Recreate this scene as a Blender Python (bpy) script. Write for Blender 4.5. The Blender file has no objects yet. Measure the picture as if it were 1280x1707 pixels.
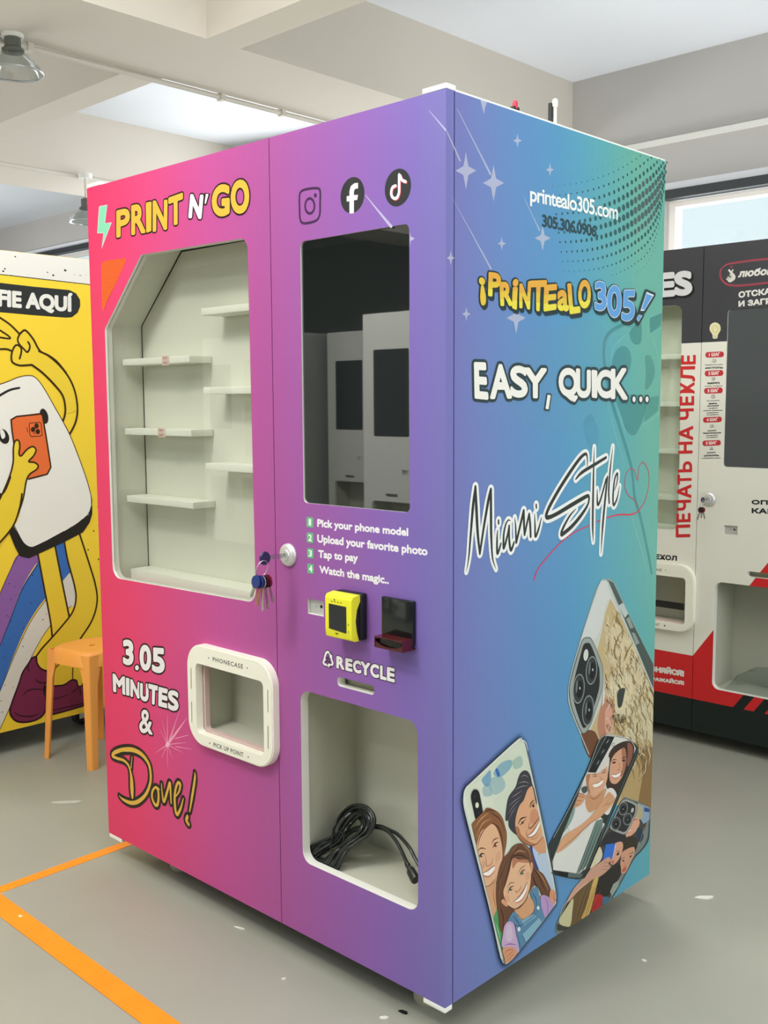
import bpy, bmesh, math, random
from mathutils import Vector, Matrix, Euler
from mathutils.geometry import tessellate_polygon, delaunay_2d_cdt

# ------------------------------------------------------------------ camera, world, lights, exposure
scene = bpy.context.scene
COL = scene.collection
F_PX = 1718.56
CAM = Vector((1.33649, -1.57594, 1.35212))
CAM_ROT = Euler((1.46541, 0.0051306, 0.762834), 'XYZ')
cam_data = bpy.data.cameras.new('camera')
cam_data.sensor_fit = 'VERTICAL'
cam_data.sensor_height = 36.0
cam_data.lens = 36.0 * F_PX / 1707.0
cam_data.clip_start = 0.02
cam = bpy.data.objects.new('camera', cam_data)
cam.location = CAM
cam.rotation_euler = CAM_ROT
COL.objects.link(cam)
scene.camera = cam

scene.view_settings.view_transform = 'Standard'
scene.view_settings.look = 'None'
scene.view_settings.gamma = 1.0
scene.view_settings.use_curve_mapping = False
scene.view_settings.exposure = 0.06
try:
    scene.cycles.max_bounces = 10
    scene.cycles.diffuse_bounces = 5
    scene.cycles.transparent_max_bounces = 24
    scene.cycles.caustics_reflective = False
    scene.cycles.caustics_refractive = False
except Exception:
    pass

world = bpy.data.worlds.new('daylight')
scene.world = world
world.use_nodes = True
wb = world.node_tree.nodes['Background']
wb.inputs[0].default_value = (0.86, 0.93, 1.0, 1)
wb.inputs[1].default_value = 0.40


def area_light(name, loc, target, sx, sy, power, col=(1, 1, 1)):
    l = bpy.data.lights.new(name, 'AREA')
    l.shape = 'RECTANGLE'
    l.size, l.size_y, l.energy, l.color = sx, sy, power, col
    o = bpy.data.objects.new(name, l)
    o.location = loc
    o.rotation_euler = (Vector(target) - Vector(loc)).to_track_quat('-Z', 'Y').to_euler()
    COL.objects.link(o)
    return o


# ceiling luminaire above the front of the row, rear window daylight, unseen fill lights added around the hall
area_light('ceiling_luminaire_light', (-0.60, -1.75, 3.25), (-0.60, 0.0, 1.25), 0.5, 0.35, 34, (1.0, 0.985, 0.93))
area_light('overhead_fill_light', (0.4, -0.9, 3.27), (0.4, -0.9, 0.0), 4.2, 3.0, 105, (1.0, 0.99, 0.95))  # added broad fill out of view, for soft light from above
area_light('rear_luminaire_light', (-0.30, 1.15, 3.25), (-0.30, 1.15, 0.0), 0.35, 0.35, 34, (1.0, 0.99, 0.95))
area_light('yellow_machine_fill_light', (-0.9, -2.9, 3.25), (-2.4, 0.2, 0.9), 0.6, 0.4, 24, (1.0, 0.985, 0.93))  # unseen fill added to brighten the yellow machine and the stool
area_light('aisle_fill_light', (-3.4, -2.0, 3.25), (-3.8, -3.6, 1.0), 0.6, 0.4, 120, (1.0, 0.985, 0.93))  # added fill that brightens the white machines for the screen reflection
area_light('side_panel_fill_light', (5.2, 0.4, 2.2), (0.0, 0.6, 1.35), 3.2, 2.2, 122, (0.97, 1.0, 0.98))  # large unseen fill added to light the teal side panel
area_light('front_fill_light', (-2.2, -7.0, 2.3), (-1.6, 0.0, 1.8), 3.4, 1.2, 60, (1.0, 0.99, 0.96))  # weak frontal fill, added with no known source
area_light('hidden_ceiling_fill_light', (-0.6, 3.45, 0.5), (-0.3, 2.9, 3.3), 3.6, 0.7, 75, (0.98, 0.99, 1.0))  # added up-light hidden behind the right machine, brightens the ceiling there
area_light('far_ceiling_fill_light', (-8.4, -0.2, 0.5), (-6.0, 1.2, 3.3), 4.0, 2.4, 205, (0.98, 0.99, 1.0))  # added up-light out of view, washes the far left ceiling
area_light('rear_window_light', (-3.5, 3.9, 2.5), (-2.5, 0.0, 2.4), 5.0, 0.7, 90, (0.93, 0.97, 1.0))

# ------------------------------------------------------------------ helpers
M_ROT = CAM_ROT.to_matrix()


def ray(px, py):
    """Direction through a point of the 1280x1707 photograph."""
    return M_ROT @ Vector(((px - 640.0) / F_PX, -(py - 853.5) / F_PX, -1.0))


def hit(px, py, axis, val):
    d = ray(px, py)
    return CAM + d * ((val - CAM[axis]) / d[axis])


def lin(h):
    h = h.lstrip('#')
    out = []
    for i in (0, 2, 4):
        c = int(h[i:i + 2], 16) / 255.0
        out.append(c / 12.92 if c <= 0.04045 else ((c + 0.055) / 1.055) ** 2.4)
    return tuple(out)


MATS = {}


def mat(name, color, rough=0.5, metal=0.0, spec=0.5, ior=None, bump=None, alpha=None, emit=None, noise=None):
    if name in MATS:
        return MATS[name]
    m = bpy.data.materials.new(name)
    m.use_nodes = True
    nt = m.node_tree
    b = nt.nodes['Principled BSDF']
    c = lin(color) if isinstance(color, str) else color
    b.inputs['Base Color'].default_value = (*c, 1)
    b.inputs['Roughness'].default_value = rough
    b.inputs['Metallic'].default_value = metal
    b.inputs['Specular IOR Level'].default_value = spec
    if ior:
        b.inputs['IOR'].default_value = ior
    if alpha is not None:
        b.inputs['Alpha'].default_value = alpha
    if emit is not None:
        b.inputs['Emission Color'].default_value = (*c, 1)
        b.inputs['Emission Strength'].default_value = emit
    tc = None
    if bump or noise:
        tc = nt.nodes.new('ShaderNodeTexCoord')
    if bump:
        sc, st = bump
        n = nt.nodes.new('ShaderNodeTexNoise')
        n.inputs['Scale'].default_value = sc
        n.inputs['Detail'].default_value = 3
        bp = nt.nodes.new('ShaderNodeBump')
        bp.inputs['Strength'].default_value = st
        bp.inputs['Distance'].default_value = 0.002
        nt.links.new(tc.outputs['Object'], n.inputs['Vector'])
        nt.links.new(n.outputs['Fac'], bp.inputs['Height'])
        nt.links.new(bp.outputs['Normal'], b.inputs['Normal'])
    if noise:
        sc, amt = noise
        n = nt.nodes.new('ShaderNodeTexNoise')
        n.inputs['Scale'].default_value = sc
        n.inputs['Detail'].default_value = 4
        r = nt.nodes.new('ShaderNodeValToRGB')
        r.color_ramp.elements[0].position = 0.3
        r.color_ramp.elements[1].position = 0.7
        r.color_ramp.elements[0].color = (*[x * (1 - amt) for x in c], 1)
        r.color_ramp.elements[1].color = (*[min(1, x * (1 + amt)) for x in c], 1)
        nt.links.new(tc.outputs['Object'], n.inputs['Vector'])
        nt.links.new(n.outputs['Fac'], r.inputs['Fac'])
        nt.links.new(r.outputs['Color'], b.inputs['Base Color'])
    MATS[name] = m
    return m


def glass_mat(name, tint=(0.93, 0.96, 0.93), ior=1.5):
    """Thin architectural pane: fresnel mix of mirror and clear."""
    m = bpy.data.materials.new(name)
    m.use_nodes = True
    nt = m.node_tree
    nt.nodes.clear()
    out = nt.nodes.new('ShaderNodeOutputMaterial')
    mx = nt.nodes.new('ShaderNodeMixShader')
    fr = nt.nodes.new('ShaderNodeFresnel')
    fr.inputs['IOR'].default_value = ior
    tr = nt.nodes.new('ShaderNodeBsdfTransparent')
    tr.inputs[0].default_value = (*tint, 1)
    gl = nt.nodes.new('ShaderNodeBsdfGlossy')
    gl.inputs['Roughness'].default_value = 0.01
    # the back face of the pane sees the inverse index, so that it mirrors no more than the front
    ge = nt.nodes.new('ShaderNodeNewGeometry')
    md = nt.nodes.new('ShaderNodeMath')
    md.operation = 'MULTIPLY_ADD'
    md.inputs[1].default_value = 1.0 / ior - ior
    md.inputs[2].default_value = ior
    nt.links.new(ge.outputs['Backfacing'], md.inputs[0])
    nt.links.new(md.outputs[0], fr.inputs['IOR'])
    nt.links.new(fr.outputs[0], mx.inputs[0])
    nt.links.new(tr.outputs[0], mx.inputs[1])
    nt.links.new(gl.outputs[0], mx.inputs[2])
    nt.links.new(mx.outputs[0], out.inputs[0])
    return m


def thing(name, label, cat, loc=(0, 0, 0), rotz=0.0, group=None):
    o = bpy.data.objects.new(name, None)
    o.empty_display_size = 0.1
    o.location = loc
    o.rotation_euler = (0, 0, rotz)
    o['label'] = label
    o['category'] = cat
    if group:
        o['group'] = group
    COL.objects.link(o)
    return o


def tag(o, label, cat, group=None):
    o['label'] = label
    o['category'] = cat
    if group:
        o['group'] = group
    return o


class MB:
    """Collects geometry in the local frame of its thing and links it as one mesh object."""

    def __init__(s):
        s.v, s.f, s.m = [], [], []
        s.smooth = []

    def add(s, verts, faces, mi=0, smooth=False):
        n = len(s.v)
        s.v += [tuple(p) for p in verts]
        for f in faces:
            s.f.append([n + i for i in f])
            s.m.append(mi)
            s.smooth.append(smooth)
        return s

    def box(s, a, b, mi=0, bevel=0.0):
        x0, x1 = sorted((a[0], b[0])); y0, y1 = sorted((a[1], b[1])); z0, z1 = sorted((a[2], b[2]))
        if bevel > 0:
            bm = bmesh.new()
            bmesh.ops.create_cube(bm, size=1.0)
            for v in bm.verts:
                v.co = Vector(((x0 + x1) / 2 + v.co.x * (x1 - x0), (y0 + y1) / 2 + v.co.y * (y1 - y0), (z0 + z1) / 2 + v.co.z * (z1 - z0)))
            bmesh.ops.bevel(bm, geom=bm.edges[:], offset=bevel, segments=3, affect='EDGES', profile=0.5)
            s.bm(bm, mi)
            return s
        v = [(x, y, z) for z in (z0, z1) for y in (y0, y1) for x in (x0, x1)]
        f = [(0, 2, 3, 1), (4, 5, 7, 6), (0, 1, 5, 4), (2, 6, 7, 3), (0, 4, 6, 2), (1, 3, 7, 5)]
        return s.add(v, f, mi)

    def bm(s, bm, mi=0, smooth=False):
        bm.verts.index_update()
        s.add([v.co.copy() for v in bm.verts], [[v.index for v in f.verts] for f in bm.faces], mi, smooth)
        bm.free()
        return s

    def tube(s, pts, r, seg=10, mi=0, cap=True, closed=False):
        pts = [Vector(p) for p in pts]
        n = len(pts)
        rr = r if isinstance(r, (list, tuple)) else [r] * n
        rings = []
        up = None
        for i, p in enumerate(pts):
            if closed:
                t = (pts[(i + 1) % n] - pts[i - 1])
            else:
                t = (pts[min(i + 1, n - 1)] - pts[max(i - 1, 0)])
            if t.length < 1e-9:
                t = Vector((0, 0, 1))
            t.normalize()
            if up is None:
                up = Vector((0, 0, 1)) if abs(t.z) < 0.9 else Vector((1, 0, 0))
            a = t.cross(up)
            if a.length < 1e-6:
                a = t.cross(Vector((0.3, 1, 0.2)))
            a.normalize()
            b = t.cross(a).normalized()
            up = -b if False else (a.cross(t)).normalized()
            rings.append([p + (a * math.cos(k * 2 * math.pi / seg) + b * math.sin(k * 2 * math.pi / seg)) * rr[i] for k in range(seg)])
        v = [q for ring in rings for q in ring]
        f = []
        for i in range(n if closed else n - 1):
            j = (i + 1) % n
            for k in range(seg):
                k2 = (k + 1) % seg
                f.append((i * seg + k, i * seg + k2, j * seg + k2, j * seg + k))
        if cap and not closed:
            f.append(tuple(reversed(range(seg))))
            f.append(tuple(range((n - 1) * seg, n * seg)))
        return s.add(v, f, mi, True)

    def lathe(s, prof, c=(0, 0, 0), axis='z', seg=32, mi=0):
        v, f = [], []
        n = len(prof)
        for k in range(seg):
            a = 2 * math.pi * k / seg
            for r, h in prof:
                if axis == 'z':
                    p = (c[0] + r * math.cos(a), c[1] + r * math.sin(a), c[2] + h)
                else:
                    p = (c[0] + r * math.cos(a), c[1] + h, c[2] + r * math.sin(a))
                v.append(p)
        for k in range(seg):
            k2 = (k + 1) % seg
            for i in range(n - 1):
                q = (k * n + i, k2 * n + i, k2 * n + i + 1, k * n + i + 1)
                f.append(q if axis == 'z' else q[::-1])
        return s.add(v, f, mi, True)

    def prism(s, poly, y0, y1, mi=0, plane='xz', holes=(), mi_side=None, mi_back=None, caps=True):
        """Extrude a polygon (with holes) from y0 (front) to y1 (back)."""
        if mi_side is None:
            mi_side = mi
        if mi_back is None:
            mi_back = mi

        def P(a, b, c):
            return (a, c, b) if plane == 'xz' else ((c, a, b) if plane == 'yz' else (a, b, c))
        loops = [list(poly)] + [list(h) for h in holes]
        flat = [p for l in loops for p in l]
        if caps:
            tris = tessellate_polygon([[Vector((p[0], p[1], 0)) for p in l] for l in loops])
            for yy, mm in ((y0, mi), (y1, mi_back)):
                s.add([P(p[0], p[1], yy) for p in flat], [tuple(t) for t in tris], mm)
        for li, l in enumerate(loops):
            n = len(l)
            v = [P(p[0], p[1], y0) for p in l] + [P(p[0], p[1], y1) for p in l]
            s.add(v, [(i, (i + 1) % n, n + (i + 1) % n, n + i) for i in range(n)], mi if li == 0 else mi_side)
        return s

    def build(s, name, mats, parent=None, fix=True):
        me = bpy.data.meshes.new(name)
        me.from_pydata(s.v, [], s.f)
        if not isinstance(mats, (list, tuple)):
            mats = [mats]
        for m in mats:
            me.materials.append(m)
        me.polygons.foreach_set('material_index', s.m)
        me.polygons.foreach_set('use_smooth', s.smooth)
        me.update()
        if fix:
            bm = bmesh.new()
            bm.from_mesh(me)
            bmesh.ops.remove_doubles(bm, verts=bm.verts, dist=1e-6)
            bmesh.ops.recalc_face_normals(bm, faces=bm.faces)
            bm.to_mesh(me)
            bm.free()
            try:
                me.set_sharp_from_angle(angle=math.radians(38))
            except Exception:
                pass
        o = bpy.data.objects.new(name, me)
        COL.objects.link(o)
        if parent is not None:
            o.parent = parent
        return o


def roundpoly(pts, radii, n=6):
    out = []
    N = len(pts)
    for i, p in enumerate(pts):
        r = radii[i] if isinstance(radii, (list, tuple)) else radii
        if r <= 0:
            out.append(tuple(p))
            continue
        p = Vector(p)
        a = (Vector(pts[i - 1]) - p).normalized()
        b = (Vector(pts[(i + 1) % N]) - p).normalized()
        ang = a.angle(b)
        d = r / math.tan(ang / 2)
        c = p + (a + b).normalized() * (r / math.sin(ang / 2))
        s0 = p + a * d - c
        s1 = p + b * d - c
        t0 = math.atan2(s0.y, s0.x)
        t1 = math.atan2(s1.y, s1.x)
        dt = (t1 - t0 + math.pi) % (2 * math.pi) - math.pi
        for k in range(n + 1):
            t = t0 + dt * k / n
            out.append((c.x + r * math.cos(t), c.y + r * math.sin(t)))
    return out


def rrect(x0, z0, x1, z1, r, n=6):
    return roundpoly([(x0, z0), (x1, z0), (x1, z1), (x0, z1)], r, n)


def catmull(pts, closed=False, n=6):
    P = [Vector(p) for p in pts]
    N = len(P)
    if N < 3:
        return P
    out = []
    rng = range(N) if closed else range(N - 1)
    for i in rng:
        if closed:
            p0, p1, p2, p3 = P[i - 1], P[i], P[(i + 1) % N], P[(i + 2) % N]
        else:
            p0, p1, p2, p3 = P[max(i - 1, 0)], P[i], P[i + 1], P[min(i + 2, N - 1)]
        for k in range(n):
            t = k / n
            out.append(0.5 * ((2 * p1) + (p2 - p0) * t + (2 * p0 - 5 * p1 + 4 * p2 - p3) * t * t + (3 * p1 - p0 - 3 * p2 + p3) * t ** 3))
    if not closed:
        out.append(P[-1])
    return out
# ------------------------------------------------------------------ the hall
def struct(o):
    o['kind'] = 'structure'
    return o


m_floor = mat('grey_epoxy_floor', '#98998e', rough=0.34, spec=0.35, bump=(60, 0.04), noise=(1.3, 0.07))
m_ceil = mat('white_ceiling_paint', '#dcdfe4', rough=0.9, spec=0.1, noise=(0.8, 0.03))
m_beam = mat('cream_beam_paint', '#d2cbc0', rough=0.9, spec=0.1, noise=(0.9, 0.03))
m_wall = mat('warm_grey_wall_paint', '#c0bdb9', rough=0.9, spec=0.1, noise=(0.7, 0.03))
m_white = mat('white_enamel', '#e4e3dc', rough=0.45)
m_dark = mat('dark_aluminium', '#33373a', rough=0.5)
m_conduit = mat('pale_conduit', '#d2ccc2', rough=0.6)
m_steel = mat('brushed_steel', '#c9ccd0', rough=0.28, metal=1.0)
m_black = mat('black_plastic', '#16191a', rough=0.4)
m_glass = glass_mat('window_glass')

XL, XR, YB, YF, ZC = -13.0, 6.0, 4.0, -7.5, 3.31
struct(MB().box((XL, YF, -0.1), (XR, YB + 0.2, 0.0)).build('floor', m_floor))
struct(MB().box((XL, YF, ZC), (XR, YB + 0.2, ZC + 0.15)).build('ceiling', m_ceil))
# beams: two along the hall, one across
struct(MB().box((-2.96, YF, 2.9), (-2.37, YB, ZC)).build('beam_1', m_beam))
struct(MB().box((-5.75, YF, 2.9), (-5.12, YB, ZC)).build('beam_2', m_beam))
b3 = MB()
for x0, x1 in ((XL, -5.75), (-5.12, -2.96), (-2.37, XR)):
    b3.box((x0, 1.22, 2.9), (x1, 1.40, ZC))
struct(b3.build('beam_3', m_beam))
# back wall with two window openings
W1 = (-1.72, 2.2, 1.25, 2.56)
W2 = (-9.7, -7.3, 1.25, 2.95)
wl = [(XL, 0), (XR, 0), (XR, ZC), (XL, ZC)]
holes = [[(a, c), (b, c), (b, d), (a, d)] for a, b, c, d in (W1, W2)]
struct(MB().prism(wl, YB, YB + 0.2, holes=holes).build('wall_back', m_wall))
struct(MB().box((XL - 0.2, YF, 0), (XL, YB + 0.2, ZC)).build('wall_left', m_wall))
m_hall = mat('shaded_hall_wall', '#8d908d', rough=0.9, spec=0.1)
struct(MB().prism([(XL, 0), (XR, 0), (XR, ZC), (XL, ZC)], YF - 0.2, YF,
                  holes=[[(-4.2, 1.5), (-0.2, 1.5), (-0.2, 2.9), (-4.2, 2.9)]]).build('wall_front', m_hall))


def window(n, W, mull):
    x0, x1, z0, z1 = W
    r = struct(bpy.data.objects.new('window_%d' % n, None))
    COL.objects.link(r)
    r.location = ((x0 + x1) / 2, YB, z0)
    o = r.location

    def L(mb):
        mb.v = [(a - o.x, b - o.y, c - o.z) for a, b, c in mb.v]
        return mb
    f = MB()
    t = 0.04
    f.box((x0, YB + 0.04, z0), (x0 + t, YB + 0.12, z1 - 0.05))
    f.box((x1 - t, YB + 0.04, z0), (x1, YB + 0.12, z1 - 0.05))
    f.box((x0 + t, YB + 0.04, z0), (x1 - t, YB + 0.12, z0 + t))
    f.box((x0 + t, YB + 0.04, z1 - 0.085), (x1 - t, YB + 0.12, z1 - 0.05))
    for mx in mull:
        f.box((mx - 0.025, YB + 0.04, z0 + t), (mx + 0.025, YB + 0.12, z1 - 0.085))
    L(f).build('window_frame', mat('cream_window_frame', '#f6efe8', rough=0.5), r)
    L(MB().box((x0 + t, YB + 0.075, z0 + t), (x1 - t, YB + 0.081, z1 - 0.085))).build('window_pane', m_glass, r)
    L(MB().box((x0 - 0.05, YB - 0.05, z1 - 0.05), (x1 + 0.05, YB + 0.03, z1))).build('blind_rail', m_dark, r)
    L(MB().box((x0 - 0.3, YB - 0.02, z1), (x1 + 0.3, YB - 0.001, z1 + 0.045))).build('window_trim', mat('white_trim', '#e8ebf0', rough=0.5), r)


window(1, W1, (0.9,))
window(2, W2, (-8.9,))
# overcast sky seen through the windows
m_sky = bpy.data.materials.new('bright_overcast_sky')
m_sky.use_nodes = True
_nt = m_sky.node_tree
_nt.nodes.clear()
_o = _nt.nodes.new('ShaderNodeOutputMaterial')
_e = _nt.nodes.new('ShaderNodeEmission')
_e.inputs[0].default_value = (0.80, 0.90, 1.0, 1)
_e.inputs[1].default_value = 1.12
_nt.links.new(_e.outputs[0], _o.inputs[0])
sky = MB().box((XL - 3, YB + 1.6, -0.5), (XR + 3, YB + 1.65, 6)).build('sky', m_sky)
sky['kind'] = 'structure'

# conduits along the beam edges and the back wall
c = MB()
c.tube([(-2.965, y, 2.885) for y in (-7.4, -3, 0, 2, 3.99)], 0.013, 8)
for y in (0.72, 1.75, 2.15, 3.0):
    c.box((-2.985, y - 0.012, 2.868), (-2.945, y + 0.012, 2.905))
struct(c.build('trim_1', m_conduit))
c = MB()
c.tube([(-5.115, y, 2.885) for y in (-7.4, -3, 0, 2, 3.99)], 0.013, 8)
struct(c.build('trim_2', m_conduit))
c = MB()
c.box((-5.0, YB - 0.025, 2.83), (XR, YB - 0.001, 2.86))
struct(c.build('trim_3', m_white))

# hanging lamps
m_shade = glass_mat('clear_lamp_glass', (0.86, 0.88, 0.88), 1.7)


def lamp(x, y, ztop, zs, label):
    r = thing('pendant_lamp', label, 'lamp', (x, y, ztop), group=None)
    h = zs - ztop
    MB().lathe([(0.0, 0.02), (0.045, 0.02), (0.045, -0.012), (0.0, -0.012)]).build('ceiling_rose', m_white, r)
    MB().tube([(0, 0, -0.012), (0, 0, h + 0.062)], 0.009, 8).build('rod', m_conduit, r)
    MB().lathe([(0, 0.075), (0.02, 0.075), (0.034, 0.066), (0.034, 0.02), (0.046, 0.012), (0.046, 0.0), (0.0, 0.0)], (0, 0, h)).build('lamp_socket', mat('grey_socket', '#5c5f58', rough=0.5), r)
    sh = [(0.042, 0.0), (0.06, -0.01), (0.085, -0.03), (0.105, -0.055), (0.118, -0.082), (0.115, -0.084), (0.1, -0.056), (0.08, -0.033), (0.055, -0.014), (0.04, -0.004)]
    MB().lathe(sh, (0, 0, h), seg=40).build('lamp_shade', m_shade, r)
    rim = MB()
    rim.tube([(0.118 * math.cos(a * math.pi / 20), 0.118 * math.sin(a * math.pi / 20), h - 0.083) for a in range(40)], 0.0045, 8, closed=True)
    rim.build('shade_rim', m_steel, r)
    return r


lamp(-2.905, 0.615, 2.895, 2.826, 'clear glass pendant lamp with dark socket hanging under the near ceiling beam')
lamp(-5.06, 2.21, 2.88, 2.664, 'small pendant lamp far back, half hidden behind the pink corner of the machine')
# ------------------------------------------------------------------ vending machines
KP = 0.84           # print pigment reflectance scale


def ramp_print(name, stops, ky=1.0, slope=0.0, rough=0.42, bump=(900, 0.12)):
    """Printed wrap whose colour runs along the front (x) and on round the side (y)."""
    m = bpy.data.materials.new(name)
    m.use_nodes = True
    nt = m.node_tree
    b = nt.nodes['Principled BSDF']
    b.inputs['Roughness'].default_value = rough
    b.inputs['Specular IOR Level'].default_value = 0.28
    tc = nt.nodes.new('ShaderNodeTexCoord')
    sp = nt.nodes.new('ShaderNodeSeparateXYZ')
    nt.links.new(tc.outputs['Object'], sp.inputs[0])

    def math_(op, a, b_):
        n = nt.nodes.new('ShaderNodeMath')
        n.operation = op
        for i, q in enumerate((a, b_)):
            if isinstance(q, (int, float)):
                n.inputs[i].default_value = q
            else:
                nt.links.new(q, n.inputs[i])
        return n.outputs[0]
    zz = math_('MULTIPLY', math_('SUBTRACT', sp.outputs[2], 1.0), slope)
    ys = math_('MULTIPLY', sp.outputs[1], math_('ADD', zz, ky))
    s = math_('ADD', math_('ADD', sp.outputs[0], 1.32), ys)
    t = math_('DIVIDE', s, 2.3)
    r = nt.nodes.new('ShaderNodeValToRGB')
    els = r.color_ramp.elements
    while len(els) < len(stops):
        els.new(0.5)
    for e, (p, h) in zip(els, stops):
        e.position = p / 2.3
        e.color = (*[q * KP for q in lin(h)], 1)
    nt.links.new(t, r.inputs['Fac'])
    nt.links.new(r.outputs['Color'], b.inputs['Base Color'])
    if bump:
        n = nt.nodes.new('ShaderNodeTexNoise')
        n.inputs['Scale'].default_value = bump[0]
        bp = nt.nodes.new('ShaderNodeBump')
        bp.inputs['Strength'].default_value = bump[1]
        bp.inputs['Distance'].default_value = 0.0006
        nt.links.new(tc.outputs['Object'], n.inputs['Vector'])
        nt.links.new(n.outputs['Fac'], bp.inputs['Height'])
        nt.links.new(bp.outputs['Normal'], b.inputs['Normal'])
    return m


STOPS = [(0.0, 'ec3b6e'), (0.16, 'ec4277'), (0.36, 'db4d8a'), (0.55, 'c9549c'), (0.79, 'b059a0'), (0.95, 'a160ae'), (1.12, '9067b9'),
         (1.24, '826fbe'), (1.33, '7b79bd'), (1.45, '7287c4'), (1.60, '6592c9'), (1.75, '5c9bca'), (1.88, '5ca6c5'), (2.02, '62b0b8'), (2.17, '6eb8a7')]
m_wrap = ramp_print('rainbow_gradient_wrap', STOPS, slope=0.22)
m_inner = mat('pale_cream_liner', '#dcdcd0', rough=0.55, spec=0.25)
m_bin = mat('grey_bin_liner', '#bfc0b1', rough=0.55, spec=0.25)
m_shelf = mat('cream_shelf_steel', '#eeeee4', rough=0.45, spec=0.3)
m_edge = mat('cut_edge_white', '#e6e6df', rough=0.4)
m_frame = mat('ivory_moulding', '#ebeadb', rough=0.42)
m_foot = mat('grey_levelling_foot', '#a9aa98', rough=0.5)
m_case = mat('grey_cabinet_steel', '#9a9c9a', rough=0.5)
m_gap = mat('dark_gap', '#2a2c2a', rough=0.8)
m_grey = mat('grey_port_plate', '#c6c6c4', rough=0.35, metal=0.4)
m_screen = mat('black_touch_glass', '#141817', rough=0.015, spec=0.5, ior=2.4)
m_pane = glass_mat('display_pane', (0.96, 0.97, 0.95), 1.5)
m_lip = mat('translucent_pink_lip', '#cdb3ae', rough=0.25)

XW, DP = 1.3204, 0.856
Z0, Z1 = 0.075, 1.955
XS = -0.529
WIN = roundpoly([(-1.060, 1.747), (-0.613, 1.742), (-0.606, 0.868), (-1.251, 0.857), (-1.250, 1.563)], [0.004, 0.028, 0.03, 0.035, 0.012])
BIN = rrect(-0.447, 0.260, -0.076, 0.682, 0.028)
SCR = rrect(-0.427, 1.125, -0.097, 1.712, 0.013)
SLOT = rrect(-0.320, 0.715, -0.204, 0.7365, 0.008)
PORT = [(-0.417, 0.868), (-0.363, 0.868), (-0.363, 0.903), (-0.417, 0.903)]
PICK = rrect(-0.838, 0.490, -0.552, 0.690, 0.012)


def box_liner(mb, x0, x1, z0, z1, y0, y1, t=0.006):
    """Open-fronted box behind an opening."""
    mb.box((x0 - t, y0, z0 - t), (x0, y1, z1 + t))
    mb.box((x1, y0, z0 - t), (x1 + t, y1, z1 + t))
    mb.box((x0, y0, z0 - t), (x1, y1, z0))
    mb.box((x0, y0, z1), (x1, y1, z1 + t))
    mb.box((x0 - t, y1, z0 - t), (x1 + t, y1 + t, z1 + t))
    return mb


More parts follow.
